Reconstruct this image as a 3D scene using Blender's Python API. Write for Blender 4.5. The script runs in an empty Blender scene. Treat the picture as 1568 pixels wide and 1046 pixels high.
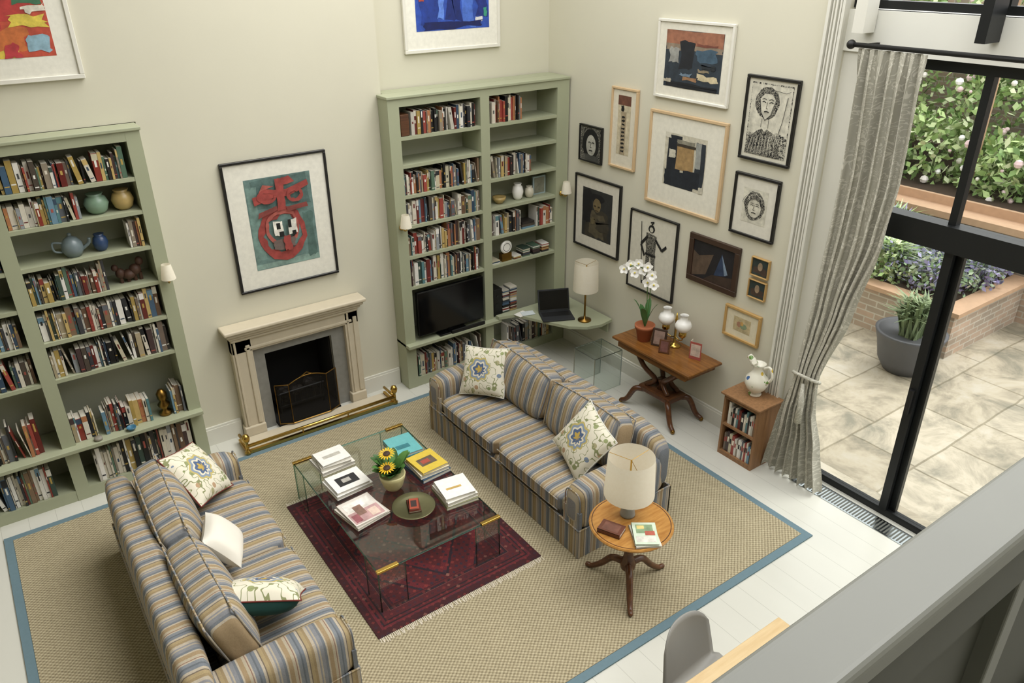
import bpy, bmesh, math, random
from mathutils import Matrix, Vector, Euler
random.seed(7)
scene=bpy.context.scene
try:
    scene.view_settings.view_transform='Standard'
except Exception: pass

# ---------------------------------------------------------------- helpers
def hx(h):
    h=h.lstrip('#'); c=[int(h[i:i+2],16)/255 for i in (0,2,4)]
    return tuple(x/12.92 if x<=0.04045 else ((x+0.055)/1.055)**2.4 for x in c)
MATS={}
def new_mat(name):
    m=bpy.data.materials.new(name); m.use_nodes=True; MATS[name]=m
    nt=m.node_tree; b=nt.nodes['Principled BSDF']; return m,nt,b
def N(nt,t,**k):
    n=nt.nodes.new(t)
    for a,v in k.items(): setattr(n,a,v)
    return n
def math_n(nt,op,a,b=None,c=None):
    n=nt.nodes.new('ShaderNodeMath'); n.operation=op
    for i,x in enumerate((a,b,c)):
        if x is None: continue
        if hasattr(x,'is_linked'): nt.links.new(x,n.inputs[i])
        else: n.inputs[i].default_value=x
    return n.outputs[0]
def mixc(nt,fac,a,b,mode='MIX'):
    n=nt.nodes.new('ShaderNodeMix'); n.data_type='RGBA'; n.blend_type=mode
    def s(i,x):
        if hasattr(x,'is_linked'): nt.links.new(x,n.inputs[i])
        elif isinstance(x,(int,float)): n.inputs[i].default_value=x
        else: n.inputs[i].default_value=(*x,1)
    s(0,fac); s(6,a); s(7,b); return n.outputs[2]
def ramp(nt,fac,stops,interp='CONSTANT'):
    n=nt.nodes.new('ShaderNodeValToRGB'); cr=n.color_ramp; cr.interpolation=interp
    while len(cr.elements)<len(stops): cr.elements.new(0.5)
    for e,(p,c) in zip(cr.elements,stops): e.position=p; e.color=(*c,1)
    nt.links.new(fac,n.inputs[0]); return n.outputs[0]
def bump(nt,b,h,strength=0.3,dist=0.01):
    n=nt.nodes.new('ShaderNodeBump'); n.inputs['Strength'].default_value=strength; n.inputs['Distance'].default_value=dist
    nt.links.new(h,n.inputs['Height']); nt.links.new(n.outputs[0],b.inputs['Normal'])
def objco(nt,scale=(1,1,1)):
    t=nt.nodes.new('ShaderNodeTexCoord'); m=nt.nodes.new('ShaderNodeMapping'); m.inputs['Scale'].default_value=scale
    nt.links.new(t.outputs['Object'],m.inputs[0]); return m.outputs[0]
def noise(nt,vec,scale,detail=3,rough=0.5,dist=0):
    n=nt.nodes.new('ShaderNodeTexNoise'); n.inputs['Scale'].default_value=scale; n.inputs['Detail'].default_value=detail; n.inputs['Roughness'].default_value=rough; n.inputs['Distortion'].default_value=dist
    if vec: nt.links.new(vec,n.inputs['Vector'])
    return n.outputs[0]
def plain(name,col,rough=0.5,metal=0,var=0.06,vs=8,bmp=0,**k):
    if name in MATS: return MATS[name]
    m,nt,b=new_mat(name)
    if isinstance(col,str): col=hx(col)
    n=noise(nt,objco(nt),vs)
    c=mixc(nt,n,tuple(x*(1-var) for x in col),tuple(min(1,x*(1+var)) for x in col))
    nt.links.new(c,b.inputs['Base Color']); b.inputs['Roughness'].default_value=rough; b.inputs['Metallic'].default_value=metal
    if bmp: bump(nt,b,noise(nt,objco(nt),vs*12),bmp,0.003)
    for a,v in k.items(): b.inputs[a].default_value=v
    return m
def colmat(name,rough=0.6,amt=.12,sc=25,**k):
    m,nt,b=new_mat(name); a=N(nt,'ShaderNodeAttribute',attribute_name='Col')
    n=noise(nt,objco(nt),sc,4,.6)
    c=mixc(nt,amt,a.outputs['Color'],ramp(nt,n,[(0.3,(.3,.3,.3)),(0.7,(1.3,1.3,1.3))],'LINEAR'),'MULTIPLY')
    nt.links.new(c,b.inputs['Base Color']); b.inputs['Roughness'].default_value=rough
    for q,v in k.items(): b.inputs[q].default_value=v
    return m

# ---- geometry generators: return (verts, faces)
def g_box(a,b):
    x0,y0,z0=a; x1,y1,z1=b
    v=[(x0,y0,z0),(x1,y0,z0),(x1,y1,z0),(x0,y1,z0),(x0,y0,z1),(x1,y0,z1),(x1,y1,z1),(x0,y1,z1)]
    return v,[(0,3,2,1),(4,5,6,7),(0,1,5,4),(1,2,6,5),(2,3,7,6),(3,0,4,7)]
def g_bev(a,b,r=0.01,seg=2):
    bm=bmesh.new(); bmesh.ops.create_cube(bm,size=1)
    for v in bm.verts:
        v.co=Vector((a[i]+(v.co[i]+0.5)*(b[i]-a[i]) for i in range(3)))
    bmesh.ops.bevel(bm,geom=list(bm.edges),offset=r,segments=seg,affect='EDGES',profile=0.5)
    bm.verts.index_update()
    V=[tuple(v.co) for v in bm.verts]; Fc=[tuple(v.index for v in f.verts) for f in bm.faces]; bm.free(); return V,Fc
def g_soft(a,b,n=6,seg=8,puff=0.0,axis=2):
    V=[];Fc=[];idx={}
    def vid(p):
        k=tuple(round(x,5) for x in p)
        if k not in idx:
            m=max(abs(x) for x in p); s=(sum(abs(x)**n for x in p))**(1/n)
            q=[x*m/s if s else 0 for x in p]
            if puff:
                o=[i for i in range(3) if i!=axis]
                w=(1-abs(p[o[0]])**2.5)*(1-abs(p[o[1]])**2.5)
                q[axis]*=1+puff*w
            idx[k]=len(V); V.append(tuple((a[i]+b[i])/2+q[i]*(b[i]-a[i])/2 for i in range(3)))
        return idx[k]
    T=[math.tan((i/seg*2-1)*math.pi/4) for i in range(seg+1)]
    for ax in range(3):
        for sg in (-1,1):
            for i in range(seg):
                for j in range(seg):
                    q=[]
                    for (s,t) in ((i,j),(i+1,j),(i+1,j+1),(i,j+1)):
                        p=[0,0,0]; p[ax]=sg; p[(ax+1)%3]=T[s]; p[(ax+2)%3]=T[t]; q.append(vid(p))
                    Fc.append(tuple(q) if sg>0 else tuple(reversed(q)))
    return V,Fc
def g_lathe(prof,n=24,cap=True):
    V=[];Fc=[]
    for r,z in prof:
        for i in range(n): t=2*math.pi*i/n; V.append((r*math.cos(t),r*math.sin(t),z))
    for k in range(len(prof)-1):
        for i in range(n): j=(i+1)%n; Fc.append((k*n+i,k*n+j,(k+1)*n+j,(k+1)*n+i))
    if cap:
        Fc.append(tuple(reversed(range(n)))); Fc.append(tuple(range((len(prof)-1)*n,len(prof)*n)))
    return V,Fc
def g_tube(P,R,n=8,cap=True):
    P=[Vector(p) for p in P]
    if not hasattr(R,'__len__'): R=[R]*len(P)
    V=[];Fc=[]; up=Vector((0.13,0.21,0.97)).normalized(); prev=None
    for k,p in enumerate(P):
        t=(P[min(k+1,len(P)-1)]-P[max(k-1,0)]).normalized()
        if prev is None:
            a=t.cross(up)
            if a.length<1e-3: a=t.cross(Vector((1,0,0)))
        else: a=prev-t*prev.dot(t)
        a.normalize(); prev=a; b=t.cross(a)
        for i in range(n):
            th=2*math.pi*i/n; V.append(tuple(p+(a*math.cos(th)+b*math.sin(th))*R[k]))
    for k in range(len(P)-1):
        for i in range(n): j=(i+1)%n; Fc.append((k*n+i,k*n+j,(k+1)*n+j,(k+1)*n+i))
    if cap: Fc.append(tuple(reversed(range(n)))); Fc.append(tuple(range((len(P)-1)*n,len(P)*n)))
    return V,Fc
def g_grid(fn,nu,nv):
    V=[fn(i/nu,j/nv) for j in range(nv+1) for i in range(nu+1)]
    Fc=[(j*(nu+1)+i,j*(nu+1)+i+1,(j+1)*(nu+1)+i+1,(j+1)*(nu+1)+i) for j in range(nv) for i in range(nu)]
    return V,Fc
def g_prism(P,z0,z1):
    n=len(P); V=[(x,y,z0) for x,y in P]+[(x,y,z1) for x,y in P]
    return V,[tuple(reversed(range(n))),tuple(range(n,2*n))]+[(i,(i+1)%n,n+(i+1)%n,n+i) for i in range(n)]
def g_sph(r,n=16,m=10,sz=1):
    return g_lathe([(max(r*math.sin(math.pi*k/m),1e-4),-r*sz*math.cos(math.pi*k/m)) for k in range(m+1)],n,False)
def curve(pts,n=8):
    P=[Vector(p) for p in pts]; P=[P[0]*2-P[1]]+P+[P[-1]*2-P[-2]]; out=[]
    for i in range(1,len(P)-2):
        for k in range(n):
            t=k/n; a,b,c,d=P[i-1:i+3]
            out.append(0.5*((2*b)+(c-a)*t+(2*a-5*b+4*c-d)*t*t+(3*b-a-3*c+d)*t**3))
    out.append(P[-2]); return out
def T(x=0,y=0,z=0,rx=0,ry=0,rz=0,s=1):
    return Matrix.Translation((x,y,z))@Euler((rx,ry,rz)).to_matrix().to_4x4()@Matrix.Scale(s,4)

class MB:
    def __init__(s,name): s.name=name; s.v=[];s.f=[];s.mi=[];s.c=[];s.uv=[];s.sm=[];s.mats=[]
    def add(s,g,mat,col=(1,1,1),M=None,uv=None,smooth=False):
        V,Fc=g; o=len(s.v)
        if isinstance(col,str): col=hx(col)
        if mat not in s.mats: s.mats.append(mat)
        k=s.mats.index(mat)
        for p in V:
            s.uv.append(uv(p) if uv else (p[0],p[1]))
            if M is not None: p=tuple(M@Vector(p))
            s.v.append(p); s.c.append((*col,1))
        for f in Fc: s.f.append(tuple(o+i for i in f)); s.mi.append(k); s.sm.append(smooth)
        return s
    def box(s,a,b,mat,col=(1,1,1),M=None,**k): return s.add(g_box(a,b),mat,col,M,**k)
    def build(s,origin=None):
        me=bpy.data.meshes.new(s.name)
        if origin is None:
            xs=[p[0] for p in s.v]; ys=[p[1] for p in s.v]; zs=[p[2] for p in s.v]
            origin=((min(xs)+max(xs))/2,(min(ys)+max(ys))/2,min(zs))
        ox,oy,oz=origin
        me.from_pydata([(p[0]-ox,p[1]-oy,p[2]-oz) for p in s.v],[],s.f)
        for m in s.mats: me.materials.append(MATS[m])
        me.polygons.foreach_set('material_index',s.mi); me.polygons.foreach_set('use_smooth',s.sm)
        ca=me.color_attributes.new('Col','FLOAT_COLOR','POINT')
        ca.data.foreach_set('color',[x for c in s.c for x in c])
        ul=me.uv_layers.new(name='UVMap'); li=[0]*len(me.loops); me.loops.foreach_get('vertex_index',li)
        ul.data.foreach_set('uv',[x for i in li for x in s.uv[i]])
        me.update()
        ob=bpy.data.objects.new(s.name,me); ob.location=origin
        bpy.context.collection.objects.link(ob); return ob

# ---------------------------------------------------------------- materials
plain('wall_paint','#cfcbb8',0.85,var=0.02,vs=3)
plain('wall_white','#dddcd2',0.8,var=0.02)
plain('trim_white','#d9d7cc',0.45,var=0.02)
plain('sage','#a2a68b',0.45,var=0.03,vs=4)
plain('sage_in','#afb09c',0.6,var=0.03,vs=4)
plain('stone','#c6bba4',0.6,var=0.07,vs=12)
plain('slate','#85847e',0.5,var=0.2,vs=20)
plain('black','#0c0c0c',0.5)
plain('soot','#12100f',0.9,var=.3)
plain('black_gloss','#08080a',0.12)
plain('steel_dark','#1b1d1e',0.4,metal=0.3)
plain('brass','#c9a557',0.25,metal=1,var=0.1)
plain('brass_old','#8b6b35',0.35,metal=1,var=0.2)
plain('bronze_dish','#7c7a5c',0.3,metal=.8,var=0.2)
plain('chrome','#aab0b0',0.2,metal=1)
plain('terracotta','#b26a45',0.8,var=0.12)
plain('white_ceramic','#f0eee8',0.25,var=0.02)
plain('grey_plastic','#8f8d87',0.5,var=0.02)
plain('rail_paint','#80817a',0.45,var=0.06,vs=6)
plain('rail_dark','#565750',0.6,var=0.06,vs=6)
plain('soil','#3a2b1e',0.95,var=.3,vs=40)
plain('planter_wood','#b8977a',0.7,var=0.15,vs=15)
plain('pot_grey','#55565a',0.6,var=0.1)
plain('white_pillow','#dcd7cb',0.9,var=.05)
plain('teal_velvet','#1f4a46',0.9,var=.1)
plain('frame_black','#131211',0.35); plain('frame_oak','#c9ad86',0.5,var=.08); plain('frame_gold','#b8945a',0.4,var=.1)
plain('frame_dark','#3c2a1f',0.4,var=.15); plain('frame_white','#dedbd0',0.5)
colmat('paint',0.6); colmat('gloss',0.3); colmat('leaf',0.55); colmat('art',0.6,.55,14)
# translucent lamp shade fabric
m=bpy.data.materials.new('shade'); m.use_nodes=True; MATS['shade']=m; nt=m.node_tree; nt.nodes.clear()
o=N(nt,'ShaderNodeOutputMaterial'); d_=N(nt,'ShaderNodeBsdfDiffuse'); t_=N(nt,'ShaderNodeBsdfTranslucent'); mx=N(nt,'ShaderNodeMixShader'); mx.inputs[0].default_value=.35
cc=mixc(nt,noise(nt,objco(nt),60,2),hx('#f7f0de'),hx('#fdf8ea')); nt.links.new(cc,d_.inputs[0]); nt.links.new(cc,t_.inputs[0])
nt.links.new(d_.outputs[0],mx.inputs[1]); nt.links.new(t_.outputs[0],mx.inputs[2]); nt.links.new(mx.outputs[0],o.inputs[0])
m,nt,b=new_mat('ink'); n1=noise(nt,objco(nt,(1,1,1)),34,3,.6,2.5)
nt.links.new(ramp(nt,n1,[(0,hx('#151515')),(.475,hx('#cfcbba')),(.53,hx('#171717')),(.56,hx('#cfcbba'))]),b.inputs['Base Color']); b.inputs['Roughness'].default_value=.6
m,nt,b=new_mat('ink_dense'); n1=noise(nt,objco(nt,(1,1,1)),30,3,.6,3)
nt.links.new(ramp(nt,n1,[(0,hx('#151515')),(.50,hx('#c9c5b4')),(.54,hx('#171717'))]),b.inputs['Base Color']); b.inputs['Roughness'].default_value=.6
def wood(name,c1,c2,rough=0.3,sc=(2,30,30)):
    m,nt,b=new_mat(name); v=objco(nt,sc); n=noise(nt,v,1.5,5,0.6)
    nt.links.new(ramp(nt,n,[(0.3,hx(c1)),(0.7,hx(c2))],'LINEAR'),b.inputs['Base Color']); b.inputs['Roughness'].default_value=rough
wood('walnut','#64401f','#8e5e2c',0.22,(25,2,25)); wood('mahogany','#46291a','#684226',0.3)
wood('honey','#9c682f','#c08e4c',0.22,(4,25,25)); wood('oak','#7d5a3a','#9c744e',0.5,(25,25,2)); wood('pale_wood','#c6a87a','#d6be92',0.4,(2,18,18))
m,nt,b=new_mat('floorboards'); tc=N(nt,'ShaderNodeTexCoord'); sx=N(nt,'ShaderNodeSeparateXYZ'); nt.links.new(tc.outputs['Object'],sx.inputs[0])
w=math_n(nt,'FRACT',math_n(nt,'DIVIDE',sx.outputs[0],0.19)); line=math_n(nt,'LESS_THAN',w,0.016)
n=noise(nt,objco(nt,(1,0.3,1)),3)
base=mixc(nt,n,hx('#c6c5bb'),hx('#d1d0c6')); nt.links.new(mixc(nt,line,base,hx('#adaca2')),b.inputs['Base Color']); b.inputs['Roughness'].default_value=0.3
# sisal
m,nt,b=new_mat('sisal'); tc=N(nt,'ShaderNodeTexCoord'); sx=N(nt,'ShaderNodeSeparateXYZ'); nt.links.new(tc.outputs['Object'],sx.inputs[0])
w1=math_n(nt,'SINE',math_n(nt,'MULTIPLY',sx.outputs[0],2*math.pi/0.034)); w2=math_n(nt,'SINE',math_n(nt,'MULTIPLY',sx.outputs[1],2*math.pi/0.028))
p=math_n(nt,'MULTIPLY_ADD',math_n(nt,'MULTIPLY',w1,w2),0.5,0.5); nn=noise(nt,objco(nt),90,2)
p2=math_n(nt,'MULTIPLY_ADD',nn,0.5,math_n(nt,'MULTIPLY',p,0.6))
nt.links.new(ramp(nt,p2,[(0.15,hx('#6a614c')),(0.5,hx('#978b6f')),(0.85,hx('#b9af92'))],'LINEAR'),b.inputs['Base Color']); b.inputs['Roughness'].default_value=0.95
bump(nt,b,p2,0.5,0.004)
plain('rug_border','#637a83',0.9,var=.08,vs=40)
# stripes
m,nt,b=new_mat('stripes'); uvn=N(nt,'ShaderNodeUVMap'); uvn.uv_map='UVMap'; sx=N(nt,'ShaderNodeSeparateXYZ'); nt.links.new(uvn.outputs[0],sx.inputs[0])
fr=math_n(nt,'FRACT',math_n(nt,'ADD',math_n(nt,'DIVIDE',sx.outputs[0],0.225),20.0))
S=[('#6c7075',.0),('#7f8083',.06),('#a69c8a',.15),('#848385',.19),('#ada290',.23),('#93805f',.30),('#9f8d69',.36),('#6e6254',.445),('#aea391',.47),('#71767c',.53),('#5f6469',.60),('#797d81',.64),('#aea390',.72),('#866656',.755),('#a99e88',.78),('#978263',.85),('#aea390',.96)]
c=ramp(nt,fr,[(p,hx(h)) for h,p in S]); nn=noise(nt,objco(nt),160,2)
nt.links.new(mixc(nt,0.3,c,ramp(nt,nn,[(.3,(.6,.6,.6)),(.7,(1.15,1.15,1.15))],'LINEAR'),'MULTIPLY'),b.inputs['Base Color']); b.inputs['Roughness'].default_value=0.9
bump(nt,b,noise(nt,objco(nt),9,3),.35,.02)
# floral cushion (uv -1..1)
m,nt,b=new_mat('floral'); uvn=N(nt,'ShaderNodeUVMap'); uvn.uv_map='UVMap'; sx=N(nt,'ShaderNodeSeparateXYZ'); nt.links.new(uvn.outputs[0],sx.inputs[0])
U,Vv=sx.outputs[0],sx.outputs[1]
rr=math_n(nt,'SQRT',math_n(nt,'ADD',math_n(nt,'POWER',math_n(nt,'ADD',U,0.1),2.0),math_n(nt,'POWER',math_n(nt,'ADD',Vv,-0.05),2.0)))
an=math_n(nt,'ARCTAN2',Vv,U); pet=math_n(nt,'MULTIPLY',math_n(nt,'SINE',math_n(nt,'MULTIPLY',an,8.0)),0.04); rp=math_n(nt,'ADD',rr,pet)
cream=hx('#d9d3c0')
flower=ramp(nt,rp,[(0,hx('#b89c4a')),(.12,hx('#4c5f80')),(.24,hx('#d6ceb8')),(.31,hx('#8391a2')),(.40,hx('#b8a868')),(.47,cream)])
n=noise(nt,uvn.outputs[0],3.2,1); band=math_n(nt,'ABSOLUTE',math_n(nt,'SUBTRACT',n,0.5))
vine=math_n(nt,'LESS_THAN',band,0.018)
n2=N(nt,'ShaderNodeTexVoronoi'); n2.inputs['Scale'].default_value=3.0; nt.links.new(uvn.outputs[0],n2.inputs['Vector'])
leafm=math_n(nt,'LESS_THAN',n2.outputs['Distance'],0.27)
leafc=ramp(nt,n2.outputs['Color'],[(0,hx('#8f9768')),(.35,hx('#a6a07a')),(.5,hx('#75849a')),(.62,hx('#838c5e')),(.8,hx('#ad9070'))])
bg=mixc(nt,vine,mixc(nt,leafm,cream,leafc),hx('#85895f'))
out=mixc(nt,math_n(nt,'GREATER_THAN',rp,0.47),flower,bg)
nt.links.new(out,b.inputs['Base Color']); b.inputs['Roughness'].default_value=0.9
# persian rug
m,nt,b=new_mat('persian'); tc=N(nt,'ShaderNodeTexCoord'); sx=N(nt,'ShaderNodeSeparateXYZ'); nt.links.new(tc.outputs['Object'],sx.inputs[0])
ax=math_n(nt,'ABSOLUTE',sx.outputs[0]); ay=math_n(nt,'ABSOLUTE',sx.outputs[1])
edge=math_n(nt,'MINIMUM',math_n(nt,'SUBTRACT',0.66,ax),math_n(nt,'SUBTRACT',0.82,ay))
red=hx('#501a1e'); drk=hx('#261418')
vo=N(nt,'ShaderNodeTexVoronoi'); vo.inputs['Scale'].default_value=1; vo.distance='MANHATTAN'; vo.inputs['Randomness'].default_value=0.15
nt.links.new(objco(nt,(22,22,22)),vo.inputs['Vector'])
motif=math_n(nt,'MULTIPLY',math_n(nt,'LESS_THAN',vo.outputs['Distance'],0.38),.8); motc=ramp(nt,vo.outputs['Color'],[(0,hx('#2a2230')),(.4,hx('#7a2e2a')),(.72,hx('#8a5a4e')),(.8,hx('#241a22'))])
dist=math_n(nt,'ADD',math_n(nt,'MULTIPLY',ax,1.3),ay)
mfr=math_n(nt,'FRACT',math_n(nt,'MULTIPLY',dist,3.2))
fieldc=mixc(nt,motif,ramp(nt,mfr,[(0,red),(.55,hx('#601e24')),(.8,hx('#2c1a22')),(.9,red)]),motc)
bord=ramp(nt,edge,[(0,hx('#3a1519')),(.05,hx('#5a1e24')),(.07,drk),(.08,red),(.10,drk),(.11,hx('#4a1a1e')),(.17,hx('#6a3e38')),(.175,hx('#2a161c')),(.195,red),(.21,drk)])
bordm=mixc(nt,math_n(nt,'MULTIPLY',motif,0.55),bord,motc)
isb=math_n(nt,'LESS_THAN',edge,0.215); c=mixc(nt,isb,fieldc,bordm)
nt.links.new(mixc(nt,0.4,c,noise(nt,objco(nt),120,2),'OVERLAY'),b.inputs['Base Color']); b.inputs['Roughness'].default_value=0.95
# curtain
m,nt,b=new_mat('curtain'); n1=noise(nt,objco(nt,(1,4,4)),2.2,2,.5,1.5)
e=math_n(nt,'LESS_THAN',math_n(nt,'ABSOLUTE',math_n(nt,'SUBTRACT',math_n(nt,'FRACT',math_n(nt,'MULTIPLY',n1,7.0)),.5)),0.12)
nt.links.new(mixc(nt,e,hx('#b5b2a4'),hx('#d2cfc2')),b.inputs['Base Color']); b.inputs['Roughness'].default_value=0.85
def glassmat(name,tint,gl=0.08,rough=0.02,fr=.6):
    m=bpy.data.materials.new(name); m.use_nodes=True; MATS[name]=m; nt=m.node_tree; nt.nodes.clear()
    o=N(nt,'ShaderNodeOutputMaterial'); t=N(nt,'ShaderNodeBsdfTransparent'); t.inputs[0].default_value=(*tint,1)
    g=N(nt,'ShaderNodeBsdfGlossy'); g.inputs['Roughness'].default_value=rough
    lw=N(nt,'ShaderNodeLayerWeight'); lw.inputs[0].default_value=0.25
    mx=N(nt,'ShaderNodeMixShader'); f=math_n(nt,'MULTIPLY_ADD',lw.outputs['Fresnel'],fr,gl*0.3)
    nt.links.new(f,mx.inputs[0]); nt.links.new(t.outputs[0],mx.inputs[1]); nt.links.new(g.outputs[0],mx.inputs[2]); nt.links.new(mx.outputs[0],o.inputs[0])
glassmat('glass_table',(.92,.95,.94),0.03,.02,.2); glassmat('glass_edge',(.5,.72,.66),0.2); glassmat('glass_window',(.98,.99,.98),0.02,.02,.2)
# outdoors
m,nt,b=new_mat('brick'); br=N(nt,'ShaderNodeTexBrick')
for k,v in dict(Scale=1.0,Mortar_Size=0.008,Brick_Width=0.23,Row_Height=0.075).items(): br.inputs[k.replace('_',' ')].default_value=v
br.inputs['Color1'].default_value=(*hx('#bda490'),1); br.inputs['Color2'].default_value=(*hx('#a09384'),1); br.inputs['Mortar'].default_value=(*hx('#c2bbae'),1)
tc=N(nt,'ShaderNodeTexCoord'); sx=N(nt,'ShaderNodeSeparateXYZ'); cx=N(nt,'ShaderNodeCombineXYZ'); nt.links.new(tc.outputs['Object'],sx.inputs[0])
nt.links.new(math_n(nt,'ADD',sx.outputs[0],sx.outputs[1]),cx.inputs[0]); nt.links.new(sx.outputs[2],cx.inputs[1]); nt.links.new(cx.outputs[0],br.inputs['Vector'])
nt.links.new(mixc(nt,.5,br.outputs[0],ramp(nt,noise(nt,objco(nt),3,5),[(.35,(.6,.6,.58)),(.65,(1.1,1.1,1.1))],'LINEAR'),'MULTIPLY'),b.inputs['Base Color']); b.inputs['Roughness'].default_value=0.9
# flagstones, weathered
m,nt,b=new_mat('paving'); br=N(nt,'ShaderNodeTexBrick'); br.offset=.37; br.squash=.6; br.squash_frequency=3
for k,v in dict(Scale=1.0,Mortar_Size=0.012,Brick_Width=1.0,Row_Height=0.62,Mortar_Smooth=.4).items(): br.inputs[k.replace('_',' ')].default_value=v
br.inputs['Color1'].default_value=(*hx('#c9c2b4'),1); br.inputs['Color2'].default_value=(*hx('#b3ab9b'),1); br.inputs['Mortar'].default_value=(*hx('#98917f'),1)
wv=N(nt,'ShaderNodeTexNoise'); wv.inputs['Scale'].default_value=2.2; mpv=objco(nt); nt.links.new(mpv,wv.inputs['Vector'])
va=N(nt,'ShaderNodeVectorMath',operation='MULTIPLY_ADD'); nt.links.new(wv.outputs['Color'],va.inputs[0]); va.inputs[1].default_value=(.05,.05,0); nt.links.new(mpv,va.inputs[2]); nt.links.new(va.outputs[0],br.inputs['Vector'])
n=noise(nt,objco(nt),2.0,7,.7,.6)
nt.links.new(mixc(nt,0.75,br.outputs[0],ramp(nt,n,[(.36,hx('#8b8d80')),(.47,hx('#cfc9bc')),(.55,hx('#f2ece0')),(.66,(1,1,1))],'LINEAR'),'MULTIPLY'),b.inputs['Base Color']); b.inputs['Roughness'].default_value=0.7

# ---------------------------------------------------------------- room shell
MB('floor').box((-3,-2.2,-0.1),(5.22,6.9,0),'floorboards').build((0,0,-0.1))
w=MB('wall_back')
w.box((-3.1,6.55,0),(1.08,6.9,2.886),'wall_paint').box((-3.1,6.37,2.886),(1.08,6.9,5.3),'wall_paint')
w.box((1.08,6.37,0),(1.70,6.9,5.3),'wall_paint').box((2.36,6.37,0),(3.09,6.9,5.3),'wall_paint').box((1.70,6.37,0.77),(2.36,6.9,5.3),'wall_paint')
w.box((3.09,6.55,0),(5.38,6.9,5.3),'wall_paint').build()
w=MB('wall_right'); w.box((5.08,3.27,0),(5.38,6.55,5.3),'wall_paint')
w.box((5.08,-2.2,3.37),(5.3,3.27,3.63),'wall_white').box((5.08,-2.2,4.6),(5.38,3.27,5.3),'wall_white').build()
MB('wall_left').box((-3.1,-2.2,0),(-3.0,6.37,5.3),'wall_paint').build()
MB('wall_front').box((-3.1,-2.3,0),(5.38,-2.2,5.3),'wall_paint').build()
c=MB('ceiling'); c.box((-3.1,-2.3,5.3),(1.0,6.9,5.4),'wall_white').box((5.0,-2.3,5.3),(5.38,6.9,5.4),'wall_white').box((1.0,-2.3,5.3),(5.0,-0.5,5.4),'wall_white').box((1.0,6.2,5.3),(5.0,6.9,5.4),'wall_white')  # out of view; middle left open, with bars, to let sky light in
for i in range(6):
    y=-0.5+i*1.34; c.box((1.0,y-0.03,5.3),(5.0,y+0.03,5.38),'steel_dark')
c.build()
MB('mezzanine_floor').box((-3,-2.2,2.15),(5.0,0.24,2.35),'floorboards').build()
b=MB('baseboard_right'); b.box((5.055,3.41,0),(5.08,6.17,0.14),'trim_white').box((5.062,3.41,0.14),(5.08,6.17,0.16),'trim_white').build()
b=MB('baseboard_back')
for x0,x1 in ((1.08,1.40),(2.62,3.04)): b.box((x0,6.345,0),(x1,6.37,0.16),'trim_white').box((x0,6.352,0.16),(x1,6.37,0.18),'trim_white')
b.build()
t=MB('trim_1')
t.box((5.045,3.27,0),(5.08,3.40,4.1),'trim_white')
for y0,y1,d in ((3.27,3.29,.05),(3.30,3.312,.045),(3.325,3.34,.05),(3.355,3.365,.045),(3.378,3.40,.055)): t.box((5.08-d-0.01,y0,0),(5.046,y1,4.1),'trim_white')
t.build()
# ---------------------------------------------------------------- window wall
w=MB('window_1')
X0,X1=5.14,5.20
def bar(y0,y1,z0,z1,xa=X0,xb=X1,m='steel_dark'): w.box((xa,y0,z0),(xb,y1,z1),m)
w.box((5.10,3.10,0),(5.24,3.27,3.37),'trim_white')
bar(-2.2,3.10,3.30,3.37); bar(-2.2,3.10,2.20,2.37,5.09,5.22); bar(-2.2,3.10,0.0,0.06)
bar(3.05,3.10,0,3.3)
for y in (2.30,0.85,-0.6): bar(y-.025,y+.025,2.37,3.30)
bar(2.23,2.29,0.06,2.2,5.12,5.16); bar(2.18,2.24,0.06,2.2,5.17,5.21); bar(0.8,0.86,0.06,2.2); bar(-.65,-.59,.06,2.2)
w.box((5.09,2.245,0.95),(5.12,2.275,1.15),'black')
bar(-2.2,3.27,3.64,3.69,5.12,5.2); bar(-2.2,3.27,4.55,4.6,5.12,5.2)
for y in (3.1,2.3,1.5,.7,-.1): bar(y-.02,y+.02,3.69,4.55,5.12,5.2)
w.box((4.9,2.27,3.50),(5.07,2.33,4.2),'steel_dark'); w.box((4.94,3.06,3.5),(5.07,3.14,4.3),'trim_white')
w.box((5.17,-2.2,0.06),(5.175,3.05,2.2),'glass_window').box((5.17,-2.2,2.37),(5.175,3.05,3.3),'glass_window')
w.build()
g=MB('floor_grille'); g.box((4.93,-1.0,0.001),(5.09,2.98,0.004),'chrome')
for i in range(150): g.box((4.945,-0.98+i*0.0265,0.004),(5.075,-0.98+i*0.0265+0.012,0.006),'rail_dark')
g.build()
r=MB('curtain_rod'); r.add(g_tube([(4.93,-1.6,3.43),(4.93,3.10,3.43)],0.016,10),'black',smooth=True); r.add(g_sph(0.03),'black',M=T(4.93,3.12,3.43),smooth=True)
for y in (3.02,1.0,-1): r.box((4.93,y-.01,3.42),(5.08,y+.01,3.44),'black')
r.build()
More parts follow.
